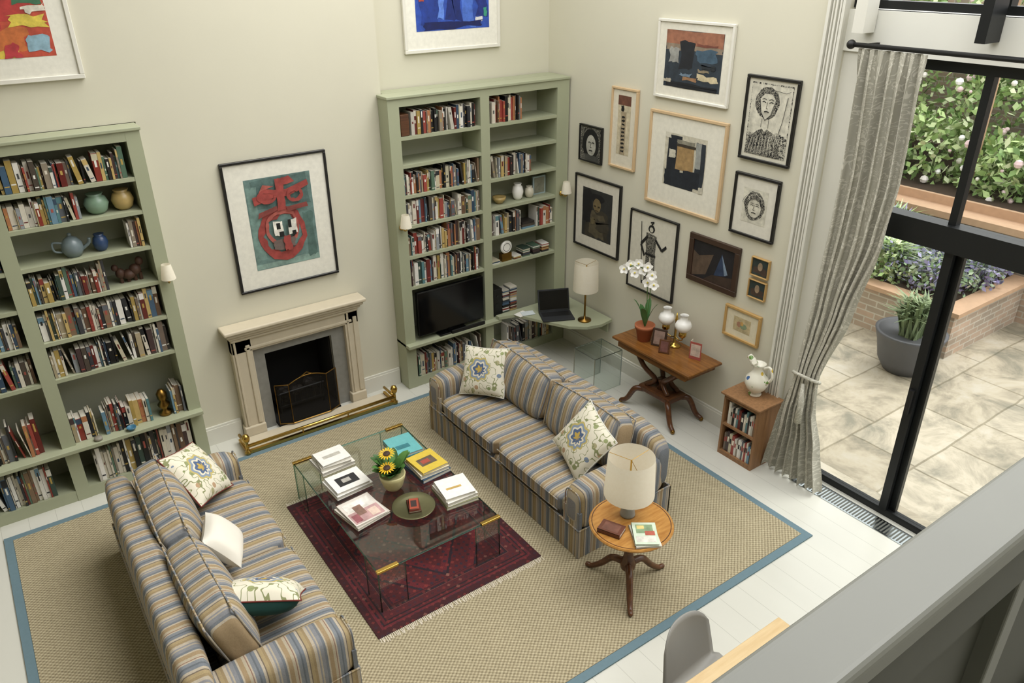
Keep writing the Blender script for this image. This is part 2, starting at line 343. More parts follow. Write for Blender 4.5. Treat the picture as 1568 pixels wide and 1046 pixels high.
def cur(s,t):
    z=3.41*(1-t)+0.02*t
    L=[(3.41,3.05),(2.6,3.03),(1.6,3.05),(1.02,3.09),(.5,3.17),(0,3.24)]; Rr=[(3.41,2.60),(2.6,2.58),(2.2,2.61),(1.6,2.74),(1.02,2.88),(.7,2.86),(.4,2.78),(0,2.69)]
    def ip(A):
        for (za,ya),(zb,yb) in zip(A,A[1:]):
            if zb<=z<=za:
                k=(za-z)/(za-zb); k=k*k*(3-2*k)*.5+k*.5; return ya+(yb-ya)*k
        return A[-1][1]
    a,b=ip(L),ip(Rr); w=(a-b)
    hd=max(0,min(1,(z-3.22)/.15)); ph=s*2*math.pi*7+1.0*math.sin(t*4+s*5)+.5*math.sin(t*11+s*9)
    amp=(0.038+.014*math.sin(s*17+t*3))*(1-.6*hd)+hd*.012*math.sin(s*2*math.pi*24)
    if 0.6<t<0.8: amp*=0.75
    bulge=0.05*math.exp(-((z-0.9)/0.15)**2)
    return (4.93+amp*math.sin(ph)+.25*amp*math.sin(2*ph+t*7)-bulge*0.2,a-w*s+0.012*math.cos(ph*2),z)
c=MB('curtain'); c.add(g_grid(cur,220,80),'curtain',smooth=True)
c.add(g_tube([(4.93+0.075*math.cos(a),2.99+0.112*math.sin(a),0.98-0.04*math.cos(a)) for a in [i*math.pi/12 for i in range(25)]],0.014,8),'curtain',smooth=True)
c.add(g_tube([(4.85,2.96,.96),(4.84,2.94,.8),(4.84,2.94,.62)],[.012,.025,.03],8),'curtain',smooth=True)
c.build()

# ---------------------------------------------------------------- rugs
r=MB('sisal_rug'); r.box((-0.56,2.42,0.001),(4.48,5.99,0.012),'rug_border'); r.box((-0.50,2.48,0.012),(4.42,5.93,0.016),'sisal'); r.build()
r=MB('persian_rug'); r.add(g_box((1.34,3.44,0.017),(2.66,5.08,0.024)),'persian')
for i in range(110):
    x=1.345+i*0.012
    for y,s in ((3.44,-1),(5.08,1)):
        dx=random.uniform(-.01,.01); L=random.uniform(.035,.055)
        r.add(([(x,y,0.02),(x+.006,y,0.02),(x+.006+dx,y+s*L,0.018),(x+dx,y+s*L,0.018)],[(0,1,2,3)]),'paint','#cfc4b0')
r.build((2.0,4.26,.017))

# ---------------------------------------------------------------- books
PAL=['#dedacf','#d0c8b8','#e3e0d8','#e9e5de','#d9d5cc','#cfc8b6','#1c1c1e','#26282c','#141416','#2e2a28','#652622','#85352c','#9a453c','#32455a','#465f78','#6a8a9e','#384a41','#56705e','#a88f50','#ad7550','#bfa56a','#654c3a','#7d6650','#a5977c','#5f6268','#92969a','#587f84','#453434','#c4bca2','#d8d2c2','#3a3a3e','#75665a','#bdb8ac','#8d8272','#4d443c']
def books(mb,x0,x1,z,h,yf,seed=0):
    rnd=random.Random(seed); x=x0; grp=0
    while x<x1-0.01:
        if grp<=0: grp=rnd.randint(2,9); hb=rnd.uniform(.66,.92)
        grp-=1
        w=rnd.choice([.009,.012,.014,.017,.02,.024,.028,.034,.04])
        if x+w>x1: break
        bh=min(h-.012,h*min(.97,hb+rnd.uniform(-.10,.10))); d=rnd.uniform(.10,.15); y=yf+rnd.uniform(.004,.035); c=hx(rnd.choice(PAL))
        tl=0
        if rnd.random()<.06 and x+w+.05<x1: tl=rnd.uniform(.06,.2)
        M=T(x+(bh*math.sin(tl)),y,z+.002,0,0,0)@Euler((0,-tl,0)).to_matrix().to_4x4() if tl else T(x,y,z+.002)
        mb.add(g_box((0,0,0),(w-.0015,d,bh)),'gloss',c,M)
        mb.add(g_box((.0015,.004,bh),(w-.003,d,bh+.0006)),'paint','#d0cabb',M)
        lum=sum(c); bc=hx(rnd.choice(['#ddd6c6','#b89a50','#e6e4dc','#a05044'] if lum<1 else ['#2a2a2a','#652622','#32455a','#4a4a4a']))
        k=rnd.random()
        if k<.75:
            a=bh*rnd.uniform(.4,.7); l=bh*rnd.uniform(.08,.28); mb.add(g_box((w*.28,-.0008,a),(w*.64,0,a+l)),'paint',bc,M)
        if k>.4:
            a=bh*rnd.uniform(.06,.25); mb.add(g_box((w*.1,-.0008,a),(w*.85,0,a+bh*.04)),'paint',bc,M)
        if rnd.random()<.25: mb.add(g_box((0,-.0006,bh*.75),(w-.0015,0,bh*.98)),'paint',hx(rnd.choice(PAL)),M)
        x+=w+(bh*math.sin(tl) if tl else 0)+rnd.choice([0,0,0,.002])
def hbooks(mb,x,y,z,n,w=.2,d=.14,seed=0,t=(.012,.03)):
    rnd=random.Random(seed)
    for i in range(n):
        h=rnd.uniform(*t); ww=w*rnd.uniform(.85,1); mb.add(g_box((-ww/2,-d/2,0),(ww/2,d/2,h-.001)),'gloss',hx(rnd.choice(PAL)),T(x,y,z,0,0,rnd.uniform(-.05,.05))); z+=h
    return z
SH=[2.53,2.28,2.00,1.71,1.41,1.10]; TH=.03; YF=6.18
def bookcase(name,xs,stl,str_,yb,recess_left=None):
    b=MB(name); x0,x1=xs[0][0]-stl,xs[-1][1]+str_; e=.05 if recess_left else 0
    b.box((x0+e,yb-.02,0),(x1,yb,2.84),'sage_in')
    b.box((x0,YF,0),(xs[0][0],yb-.02 if not recess_left else 6.365,2.86),'sage')
    if recess_left: b.box((x0+.05,6.365,0),(xs[0][0],yb-.02,2.86),'sage')
    b.box((xs[-1][1],YF,0),(x1,yb-.02,2.86),'sage')
    for (a,c),(d,e2) in zip(xs,xs[1:]): b.box((c,YF,0),(d,yb-.02,2.86),'sage')
    for a,c in xs:
        b.box((a,YF+.001,2.79),(c,yb-.02,2.86),'sage'); b.box((a,YF+.004,0),(c,yb-.02,.07),'sage')
        for z in SH+[.10]: b.box((a,YF+.003,z-TH),(c,yb-.02,z),'sage')
    b.add(g_bev((x0-.012,YF-.015,2.86),(x1+(0.0 if recess_left else .01),6.36,2.885),.005),'sage')
    if recess_left: b.box((x0+.05,6.36,2.86),(x1,yb-.01,2.885),'sage')
    b.add(g_bev((x0,YF-.07,.475),(xs[-1][1]+(str_ if not recess_left else 0)-(0 if not recess_left else .75),yb-.03,.51),.005),'sage')
    return b.build()
bookcase('built_in_bookcase',[(-.90,-.01),(.09,.96)],.1,.10,6.54)
bookcase('built_in_bookcase',[(3.16,4.0),(4.10,4.91)],.11,.15,6.54,recess_left=True)
bk=MB('books_on_shelves'); CL={2.53:.25,2.28:.21,2.00:.24,1.71:.25,1.41:.26,1.10:.27,.51:.40,.10:.34}
def row(a,c,z,seed,k=1.0): books(bk,a,c,z,CL[z]*k,YF+.01,seed)
L0,L1,R0,R1=-.895,-.015,.095,.955
for i,z in enumerate([2.53,2.28,2.0,1.71,1.41,1.10,.10]): row(L0,L1-(.1 if i%3==0 else 0),z,100+i)
row(L0,-.12,.51,120,.8)
row(R0,R1,2.53,1); row(R0,.57,2.28,2); row(.83,R1,2.0,3); row(R0,.62,1.71,4); row(R0,R1,1.41,5); row(R0,R1,1.10,6); row(R0,.30,.51,7,.6); row(.32,.72,.51,8,.75); row(.85,.95,.51,77,.8); row(.18,.95,.10,9)
row(3.28,3.97,2.53,11,.9)
for i,z in enumerate([2.0,1.71,1.41,1.10]): row(3.165,3.99,z,20+i)
row(3.165,3.99,.10,30,.8); row(4.11,4.52,2.53,31); row(4.11,4.62,2.0,32); row(4.11,4.48,1.41,33); row(4.68,4.90,1.41,34,.9); row(4.3,4.90,.10,35,.8)
for i,x in enumerate((4.17,4.44,4.56,4.69,4.81)): hbooks(bk,x,6.28,1.10,[3,3,8,9,9][i],.1,.13,40+i,(.009,.014))
hbooks(bk,4.58,6.28,1.41,3,.18,.14,50)
for k,x in enumerate((4.30,4.40)): hbooks(bk,x,6.30,.512,[18,20][k],.09,.13,60+k,(.012,.016))
bk.build()
def vase(name,x,y,z,prof,mat,col='#ffffff',extra=None):
    v=MB(name); v.add(g_lathe(prof,24),mat,col,T(x,y,z),smooth=True)
    if extra: extra(v)
    return v.build()
jar=lambda h,r:[(r*.5,0),(r*.8,h*.15),(r,h*.5),(r*.8,h*.8),(r*.55,h*.88),(r*.7,h),(r*.6,h*.99)]
vase('green_pottery_jar',.68,6.30,2.281,jar(.15,.085),'gloss','#7f9a84')
vase('ochre_pottery_jar',.86,6.30,2.281,jar(.15,.08),'gloss','#b39a62')
def tp(v):
    v.add(g_tube(curve([(.45+.06,6.28,2.04),(.45+.11,6.27,2.08),(.45+.12,6.26,2.12)]),[.012]*17,8),'gloss','#6f7c80',smooth=True)
    v.add(g_tube(curve([(.39,6.28,2.11),(.33,6.28,2.12),(.33,6.28,2.06),(.38,6.28,2.04)]),.008,8),'gloss','#6f7c80',smooth=True)
    v.add(g_sph(.015),'gloss','#6f7c80',T(.45,6.28,2.165),smooth=True)
vase('pottery_teapot',.45,6.28,2.001,[(.05,0),(.075,.05),(.07,.1),(.045,.135),(.01,.155)],'gloss','#6f7c80',tp)
vase('blue_pottery_jar',.64,6.29,2.001,jar(.13,.055),'gloss','#2e4468')
s=MB('bronze_figurine')
for (x,z,r,sz) in ((.78,1.77,.05,.8),(.72,1.79,.035,1.2),(.83,1.80,.045,1),(.87,1.86,.03,1.2),(.69,1.84,.025,1.1)): s.add(g_sph(r,12,8,sz),'paint','#4a3022',T(x,6.30,z),smooth=True)
for x in (.72,.77,.82,.86): s.add(g_tube([(x,6.3,1.711),(x,6.3,1.77)],.014,8),'paint','#4a3022')
s.build()
s=MB('portrait_bust'); s.add(g_lathe([(.05,0),(.05,.03),(.02,.05),(.045,.08),(.05,.1),(.025,.13),(.04,.16),(.042,.2),(.02,.235),(.001,.24)],16),'brass_old',M=T(.79,6.25,.512),smooth=True); s.build()
vase('stone_disc',.25,6.155,.512,[(.03,0),(.032,.012),(.03,.025),(.001,.026)],'paint','#8a8478')
vase('blue_bowl',.50,6.15,.512,[(.02,0),(.035,.02),(.038,.03),(.034,.027),(.01,.012)],'gloss','#3d6f8a')
vase('white_jug',4.50,6.29,1.711,jar(.17,.06),'white_ceramic'); vase('ochre_bowl',4.27,6.29,1.711,[(.03,0),(.065,.04),(.07,.07),(.055,.065),(.01,.02)],'gloss','#b39a62')
vase('pottery_vase',4.64,6.28,1.711,jar(.12,.05),'gloss','#c9c3b0')
f=MB('small_picture_card'); f.box((4.72,6.32,1.711),(4.88,6.34,1.90),'paint','#a9bcc0'); f.box((4.735,6.317,1.725),(4.865,6.32,1.885),'art','#8a8a7a'); f.build()
f=MB('wooden_box'); f.add(g_bev((3.175,6.2,2.532),(3.26,6.4,2.72),.005),'mahogany'); f.build()
f=MB('mantel_clock'); f.add(g_lathe([(.065,0),(.07,.02),(.058,.03)],24),'white_ceramic',M=T(4.31,6.25,1.25,math.pi/2)); f.add(g_lathe([(.04,.031),(.045,.031)],24,False),'black',M=T(4.31,6.25,1.25,math.pi/2)); f.box((4.25,6.22,1.101),(4.37,6.28,1.185),'brass_old'); f.build()
f=MB('hifi_speaker'); f.add(g_bev((4.12,6.20,.512),(4.23,6.36,.82),.006),'black')
for z,r in ((.62,.04),(.73,.022)): f.add(g_lathe([(r,0),(r*1.1,.004),(r*.3,.001)],20),'steel_dark',M=T(4.175,6.20,z,math.pi/2))
f.build()
t=MB('television'); t.add(g_bev((3.20,6.16,.56),(3.97,6.21,1.03),.008),'black_gloss'); t.box((3.22,6.158,.59),(3.95,6.16,1.01),'black_gloss'); t.add(g_bev((3.42,6.13,.512),(3.75,6.28,.53),.004),'black_gloss'); t.box((3.55,6.19,.53),(3.62,6.21,.57),'black'); t.build()
t=MB('sound_bar'); t.add(g_bev((3.55,6.112,.512),(3.95,6.128,.55),.004),'black'); t.build()
P=[(4.12,6.105),(4.30,6.06),(4.45,5.75),(4.58,5.50),(4.72,5.38),(4.88,5.34),(5.053,5.37),(5.053,6.16),(4.3,6.165),(4.12,6.165)]
d=MB('corner_desk'); d.add(g_prism(P,.515,.545),'sage'); d.box((5.03,5.42,.38),(5.053,6.1,.515),'sage'); d.build()
pp=MB('desk_papers')
for i,(x,y,r) in enumerate(((4.36,6.03,.2),(4.42,6.00,-.3))): pp.box((-.07,-.05,0),(.07,.05,.003),'paint',['#e8e6de','#d0d8d8'][i],T(x,y,.546+i*.0035,0,0,r))
pp.build()
l=MB('laptop'); M=T(4.62,5.76,.546,0,0,math.radians(-25)); l.add(g_bev((-.17,-.12,0),(.17,.12,.018),.004),'paint','#25272a',M); l.box((-.15,-.02,.018),(.15,.09,.019),'black',M=M)
M2=M@T(0,.12,.018,math.radians(-18)); l.add(g_bev((-.17,-.006,0),(.17,.006,.23),.003),'paint','#1d1f22',M2); l.box((-.155,-.0075,.015),(.155,-.006,.215),'black_gloss',M=M2); l.build()
def lamp(name,x,y,z,base_prof,bmat,bcol,zs0,zs1,r0,r1):
    m=MB(name); m.add(g_lathe(base_prof,24),bmat,bcol,T(x,y,z),smooth=True)
    m.add(g_tube([(x,y,z+base_prof[-1][1]-.01),(x,y,zs1-.03)],.006,8),'brass')
    m.add(g_lathe([(r0,zs0),(r0+.0005,zs0+.006),(r1+.0005,zs1-.006),(r1,zs1)],40,False),'shade',M=T(x,y,0),smooth=True)
    for a in range(3): m.add(g_tube([(x,y,zs1-.03),(x+r1*math.cos(a*2.1),y+r1*math.sin(a*2.1),zs1-.008)],.002,5),'brass')
    return m.build()
lamp('desk_lamp',4.80,5.52,.546,[(.07,0),(.07,.012),(.012,.02),(.01,.1),(.01,.34)],'brass_old','#ffffff',.89,1.19,.13,.12)
for x in (1.02,3.10,4.98):
    s=MB('wall_sconce'); s.add(g_lathe([(.025,0),(.03,.01),(.015,.02)],16),'brass',M=T(x,6.178,1.72,math.pi/2),smooth=True)
    s.add(g_tube(curve([(x,6.17,1.72),(x,6.12,1.70),(x,6.08,1.72),(x,6.08,1.76)]),.006,8),'brass',smooth=True)
    s.add(g_lathe([(.055,1.74),(.035,1.86)],20,False),'shade',M=T(x,6.09,0),smooth=True); s.build()

# ---------------------------------------------------------------- fireplace
f=MB('fireplace')
f.box((1.70,6.40,0),(1.72,6.8,.77),'soot').box((2.34,6.40,0),(2.36,6.8,.77),'soot').box((1.70,6.75,0),(2.36,6.8,.77),'soot').box((1.70,6.4,.75),(2.36,6.8,.77),'soot')
Y0=6.365
f.box((1.60,6.33,0),(1.71,Y0,.85),'slate').box((2.35,6.33,0),(2.48,Y0,.85),'slate').box((1.71,6.33,.765),(2.35,Y0,.85),'slate')
for a,b in ((1.42,1.60),(2.48,2.62)):
    f.add(g_bev((a,6.28,0),(b,Y0,1.0),.008),'stone'); f.add(g_bev((a+.02,6.268,.12),(a+.04,6.285,.98),.006),'stone'); f.add(g_bev((b-.06,6.268,.12),(b-.02,6.285,.92),.008),'stone'); f.add(g_bev((a-.015,6.255,0),(b,Y0,.11),.008),'stone')
f.add(g_bev((1.42,6.28,.85),(2.62,Y0,1.02),.008),'stone'); f.add(g_bev((1.53,6.268,.87),(2.55,6.285,.90),.008),'stone'); f.add(g_bev((1.42,6.255,.975),(2.62,6.30,1.01),.016,4),'stone')
f.add(g_bev((1.40,6.235,1.01),(2.64,Y0,1.045),.016,4),'stone'); f.add(g_bev((1.38,6.205,1.045),(2.66,Y0,1.08),.016,4),'stone'); f.add(g_bev((1.36,6.18,1.08),(2.68,Y0,1.115),.012,3),'stone')
f.build()
h=MB('hearth'); h.box((1.36,6.03,0.001),(2.78,6.25,.02),'stone'); h.box((1.722,6.26,.001),(2.338,6.74,.03),'soot'); h.build()
g=MB('fire_grate')
for i in range(7): g.add(g_tube([(1.83+i*.065,6.45,.1),(1.83+i*.065,6.45,.24)],.008,6),'black')
g.add(g_bev((1.80,6.44,.08),(2.25,6.7,.11),.005),'black'); g.add(g_tube([(1.8,6.45,.24),(2.26,6.45,.24)],.01,6),'black')
rn=random.Random(3)
for i in range(16): g.add(g_sph(rn.uniform(.035,.05),8,6),'paint','#2a2420',T(1.86+rn.random()*.34,6.5+rn.random()*.15,.14+rn.random()*.08))
for x in (1.81,2.24): g.add(g_tube([(x,6.45,.031),(x,6.45,.3)],.01,6),'black')
g.build()
m=bpy.data.materials.new('mesh_screen'); m.use_nodes=True; MATS['mesh_screen']=m; nt=m.node_tree; nt.nodes.clear()
o=N(nt,'ShaderNodeOutputMaterial'); t_=N(nt,'ShaderNodeBsdfTransparent'); d_=N(nt,'ShaderNodeBsdfDiffuse'); d_.inputs[0].default_value=(.02,.018,.015,1); mx=N(nt,'ShaderNodeMixShader'); mx.inputs[0].default_value=.55
nt.links.new(t_.outputs[0],mx.inputs[1]); nt.links.new(d_.outputs[0],mx.inputs[2]); nt.links.new(mx.outputs[0],o.inputs[0])
s=MB('fire_screen')
for (a,b,ya,yb) in ((1.73,1.84,6.27,6.21),(1.84,2.21,6.21,6.21),(2.21,2.33,6.21,6.27)):
    top=lambda k:.45+.05*math.sin(math.pi*k) if b-a>.2 else .45
    pts=[(a+(b-a)*k/12,ya+(yb-ya)*k/12,top(k/12)) for k in range(13)]
    s.add(g_tube(pts,.005,6),'brass_old',smooth=True); s.add(g_tube([(a,ya,.037),(b,yb,.037)],.006,6),'brass_old')
    for x,y in ((a,ya),(b,yb)): s.add(g_tube([(x,y,.031),(x,y,.45)],.004,6),'brass_old')
    s.add(([(x,y,.04) for x,y,z in pts]+pts,[(i,i+1,14+i,13+i) for i in range(12)]),'mesh_screen')
s.add(g_tube([(1.96,6.2,.50),(2.02,6.19,.54),(2.08,6.2,.50)],.005,6),'brass_old'); s.build()
f=MB('brass_fender')
f.add(g_tube([(1.33,6.005,.09),(2.80,6.005,.09)],.016,10),'brass',smooth=True); f.box((1.33,5.99,.017),(2.80,6.02,.045),'brass')
for x in (1.335,2.795):
    f.add(g_tube([(x,6.01,.09),(x,6.23,.09)],.014,8),'brass',smooth=True); f.box((x-.012,6.02,.001),(x+.012,6.24,.04),'brass')
    f.add(g_lathe([(.03,0),(.03,.02),(.015,.03),(.015,.11),(.03,.13),(.035,.16),(.025,.19),(.001,.2)],14),'brass',M=T(x,6.005,.017),smooth=True)
for x in (1.85,2.3): f.add(g_tube([(x,6.005,.04),(x,6.005,.09)],.008,6),'brass')
f.build()

# ---------------------------------------------------------------- pictures
def pic(name,side,a0,a1,z0,z1,fw,fm,matc,art=None,shapes=(),depth=.03,base=None):
    W,Hh=a1-a0,z1-z0; m=MB(name)
    if side=='R': M=Matrix(((0,0,-1,5.078),(-1,0,0,a1),(0,1,0,z0),(0,0,0,1)))
    else:
        y=6.368 if side=='B' else 6.548
        M=Matrix(((1,0,0,a0),(0,0,-1,y),(0,1,0,z0),(0,0,0,1)))
    for q in (((0,0),(W,fw)),((0,Hh-fw),(W,Hh)),((0,fw),(fw,Hh-fw)),((W-fw,fw),(W,Hh-fw))): m.add(g_bev((q[0][0],q[0][1],0),(q[1][0],q[1][1],depth),.003,1),fm,M=M)
    m.box((fw*.8,fw*.8,0),(W-fw*.8,Hh-fw*.8,depth*.5),'paint',hx(matc),M)
    if art is None: art=(fw+.001,fw+.001,W-fw-.001,Hh-fw-.001)
    ax0,ay0,ax1,ay1=art; k=depth*.5+.0012
    if base: m.add(([(ax0,ay0,k),(ax1,ay0,k),(ax1,ay1,k),(ax0,ay1,k)],[(0,1,2,3)]),'art',hx(base),M)
    for i,(c,pts) in enumerate(shapes):
        k2=k+.0003*(i+1); V=[(ax0+(ax1-ax0)*min(1,max(0,u)),ay0+(ay1-ay0)*min(1,max(0,v)),k2) for u,v in pts]
        if c in ('ink','ink_dense'): m.add((V,[tuple(range(len(V)))]),c,(1,1,1),M)
        else: m.add((V,[tuple(range(len(V)))]),'art',hx(c),M)
    return m.build()
def R_(x0,y0,x1,y1,j=0,rnd=random.Random(5)):
    q=lambda:rnd.uniform(-j,j)
    if not j: return [(x0,y0),(x1,y0),(x1,y1),(x0,y1)]
    P=[]
    for (a,b),(c,d) in (((x0,y0),(x1,y0)),((x1,y0),(x1,y1)),((x1,y1),(x0,y1)),((x0,y1),(x0,y0))):
        for k in range(4): P.append((a+(c-a)*k/4+q(),b+(d-b)*k/4+q()))
    return P
def E_(cx,cy,rx,ry,n=20,j=0,a0=0,a1=2*math.pi,rnd=random.Random(9)):
    return [(cx+rx*math.cos(a0+(a1-a0)*i/n)*(1+rnd.uniform(-j,j)),cy+ry*math.sin(a0+(a1-a0)*i/n)*(1+rnd.uniform(-j,j))) for i in range(n)]
def ring(c,cx,cy,rx,ry,w,j=.04,n=24,a0=0,a1=2*math.pi,seed=4):
    rnd=random.Random(seed); out=[]; P=[]
    for i in range(n+1):
        a=a0+(a1-a0)*i/n; P.append((math.cos(a),math.sin(a),1+rnd.uniform(-j,j),w*(1+rnd.uniform(-.3,.3))))
    if abs(a1-a0-2*math.pi)<1e-3: P[-1]=P[0]
    for (p,q) in zip(P,P[1:]):
        out.append((c,[(cx+p[0]*rx*p[2],cy+p[1]*ry*p[2]),(cx+q[0]*rx*q[2],cy+q[1]*ry*q[2]),(cx+q[0]*(rx-q[3])*q[2],cy+q[1]*(ry-q[3])*q[2]),(cx+p[0]*(rx-p[3])*p[2],cy+p[1]*(ry-p[3])*p[2])]))
    return out
def stroke(c,pts,w):
    out=[]
    for (x0,y0),(x1,y1) in zip(pts,pts[1:]):
        dx,dy=x1-x0,y1-y0; l=math.hypot(dx,dy) or 1; nx,ny=-dy/l*w/2,dx/l*w/2
        out.append((c,[(x0+nx,y0+ny),(x1+nx,y1+ny),(x1-nx,y1-ny),(x0-nx,y0-ny)]))
    return out
RD='#a0453f'; RL='#b25e54'
sh=[('#86a096',R_(.0,.0,1,.07,.01)),('#566f6b',R_(.08,.66,.95,.99,.02)),('#76928a',R_(.02,.1,.16,.9,.02)),('#557069',R_(.82,.06,.97,.55,.02))]
sh+=ring(RD,.47,.37,.37,.30,.10,.05)+ring(RL,.47,.44,.27,.20,.045,.06,seed=8)+[('#75655f',R_(.30,.20,.64,.30,.02))]
sh+=[(RD,R_(.44,.62,.56,.97,.015)),(RD,[(.10,.72),(.42,.78),(.62,.77),(.95,.86),(.93,.92),(.60,.85),(.42,.86),(.08,.81)]),(RD,[(.50,.96),(.66,.99),(.74,.92),(.62,.90),(.54,.90)]),(RL,[(.14,.80),(.26,.93),(.42,.90),(.30,.88)])]
sh+=ring(RD,.30,.80,.15,.08,.045,.05,16,seed=2)+ring(RD,.72,.78,.13,.08,.045,.05,16,seed=3)
sh+=[('#85403a',[(.12,.58),(.42,.64),(.42,.69),(.14,.64)]),('#85403a',[(.56,.66),(.88,.68),(.90,.63),(.58,.61)])]
sh+=[('#efebdf',R_(.33,.36,.47,.52,.008)),('#efebdf',R_(.55,.36,.68,.52,.008)),('#151515',R_(.37,.43,.43,.50)),('#151515',R_(.55,.43,.60,.52)),('#151515',R_(.40,.34,.47,.40)),('#151515',R_(.60,.34,.66,.39)),(RD,R_(.45,.18,.57,.34,.015))]
pic('framed_red_abstract','B',1.61,2.51,1.36,2.49,.022,'frame_black','#e6e3d6',(.17,.18,.74,.97),sh,base='#6a8580')
sh=[('#2c4fae',R_(.0,.0,1,1)),('#1c3a90',R_(.05,.1,.3,.9,.04)),('#122770',R_(.4,.15,.6,.95,.04)),('#4a70cc',R_(.62,.05,.8,.8,.04)),('#1c3080',R_(.82,.2,.97,.85,.03)),('#d8d8d8',R_(.8,.12,.9,.2,.01)),('#b04a40',R_(.05,.5,.12,.9,.01)),('#7a2a50',R_(.14,.55,.2,.9,.01)),('#0c1a58',R_(.1,.03,.9,.14,.03)),('#5f86dd',R_(.3,.2,.38,.7,.03)),('#3a9a80',R_(.92,.2,.97,.35,.01))]
pic('framed_blue_abstract','A',3.44,4.47,3.17,3.95,.03,'frame_white','#e9e6da',(.13,.18,.91,.68),sh,base='#2a50b0')
sh=[('#d2b94a',R_(.0,0,.7,.22,.02)),('#c9703a',R_(.55,.08,.8,.30,.03)),('#b63c38',E_(.62,.66,.3,.3,20,.05)),('#8a2c50',E_(.3,.55,.2,.25,20,.05)),('#3f6f50',R_(.75,.5,.98,.9,.04)),('#2a4070',R_(.0,.35,.2,.9,.03)),('#dcc550',R_(.7,.30,.98,.42,.03)),('#b0303a',R_(.35,.15,.6,.4,.04)),('#8fb0c0',R_(.80,.05,.97,.22,.02)),('#b83a40',R_(.60,.0,.72,.14,.02)),('#e6dfce',R_(.82,.44,1,.52,.02))]
pic('framed_colourful_abstract','B',-.20,.82,3.22,4.15,.03,'frame_white','#e6e3d6',(.14,.16,.88,.78),sh,base='#bf4f3a')
sh=[('#9c6850',R_(0,.74,1,1,.015)),('#2c3640',R_(.0,.0,1,.72,.015)),('#8a7a68',R_(0,.66,1,.76,.02)),('#9a9a94',R_(.08,.45,.24,.70,.02)),('#1a1d24',R_(.27,.35,.52,.82,.03)),('#41586a',R_(.56,.5,.9,.70,.03)),('#a07a58',R_(.35,.15,.6,.22,.02)),('#cdbf9c',R_(.62,.18,.95,.27,.03)),('#744235',R_(.55,.75,.9,.80,.02)),('#15181e',R_(.05,.0,.95,.09,.02)),('#8d8068',R_(.6,.32,.8,.37,.02)),('#6d8090',R_(.3,.22,.5,.27,.02)),('#20262c',R_(.66,.38,.9,.46,.02)),('#b5ac98',R_(.0,.08,.14,.14,.02))]
pic('framed_landscape_abstract','R',4.19,5.01,2.85,3.48,.022,'frame_white','#dedacb',(.10,.10,.72,.55),sh,base='#3f454a')
sh=[('#1c212a',R_(.08,.0,.42,.97,.01)),('#20262e',R_(.04,.0,.76,.30,.01)),('#a4865a',R_(.30,.34,.72,.82,.01)),('#8a8676',R_(.3,.82,.72,.9,.01)),('#2a3038',R_(.76,.1,.98,.92,.01)),('#9a9c96',R_(.76,.45,.88,.92,.01)),('#1c212a',R_(.5,.05,.9,.36,.02)),('#cbc6b4',R_(.12,.55,.28,.70,.01)),('#d5d0bf',R_(.0,.9,.14,1,.01)),('#3a3228',R_(.3,.78,.75,.83,.005)),('#cbc6b4',R_(.9,.0,1,.12,.01))]
pic('framed_geometric_collage','R',4.15,5.03,1.91,2.74,.025,'frame_oak','#e0dccd',(.2,.2,.68,.66),sh,base='#c9c3af')
K='#1a1a1a'; CR='#cfcbba'
sh=[('ink',R_(0,0,1,1)),(CR,R_(.02,.30,.98,.98,.0)),('ink_dense',E_(.42,.74,.29,.22,24,.05)),(CR,[(.24,.78),(.30,.60),(.42,.50),(.54,.58),(.62,.78),(.52,.86),(.34,.86)]),('ink_dense',[(.0,.0),(.05,.22),(.25,.34),(.42,.40),(.60,.35),(.82,.28),(.86,0)]),(CR,[(.34,.40),(.35,.52),(.5,.52),(.52,.40),(.43,.34)]),('ink',[(.55,.10),(.9,.20),(.93,.32),(.72,.36),(.56,.28)])]
for pts,w_ in ((((.30,.745),(.34,.755),(.39,.74)),.012),(((.47,.74),(.52,.755),(.57,.745)),.012),(((.29,.78),(.34,.795),(.40,.78)),.008),(((.46,.78),(.52,.795),(.58,.78)),.008),(((.43,.75),(.41,.665),(.45,.66)),.008),(((.37,.615),(.43,.625),(.49,.615)),.014),(((.24,.78),(.30,.60),(.42,.50),(.54,.58),(.62,.78)),.010),(((.35,.52),(.34,.40)),.008),(((.51,.54),(.52,.40)),.008),(((.9,.85),(.84,.5),(.78,.34)),.012),(((.6,.92),(.85,.9),(.95,.93)),.006)): sh+=stroke(K,pts,w_)
for i in range(9): sh+=stroke(CR,[(.1+i*.08,.03),(.16+i*.07,.28-.01*abs(i-4))],.010)
for i in range(6): sh+=stroke(K,[(.60+i*.045,.14),(.64+i*.045,.31)],.008)
pic('framed_woman_print','R',3.54,4.02,2.50,3.14,.022,'frame_black','#cfcbba',(.05,.05,.43,.59),sh)
sh=[('ink_dense',E_(.5,.52,.42,.42,26,.06)),(CR,E_(.5,.46,.27,.28)),('ink',[(.2,.62),(.5,.70),(.8,.62),(.78,.78),(.5,.9),(.22,.78)])]
for pts,w_ in ((((.33,.52),(.40,.545),(.46,.52)),.02),(((.55,.52),(.61,.545),(.68,.52)),.02),(((.50,.55),(.46,.40),(.53,.39)),.015),(((.40,.31),(.5,.325),(.6,.31)),.025),(((.33,.58),(.40,.60),(.46,.58)),.015),(((.55,.58),(.61,.60),(.68,.58)),.015)): sh+=stroke(K,pts,w_)
for i in range(5): sh+=ring(K,.5,.46,.28+i*.035,.30+i*.035,.012,.02,20,math.pi*.1,math.pi*.9,seed=i)
pic('framed_face_print','R',3.58,4.02,1.88,2.39,.022,'frame_black','#d8d4c6',(.10,.12,.34,.40),sh,base='#d2cebd')
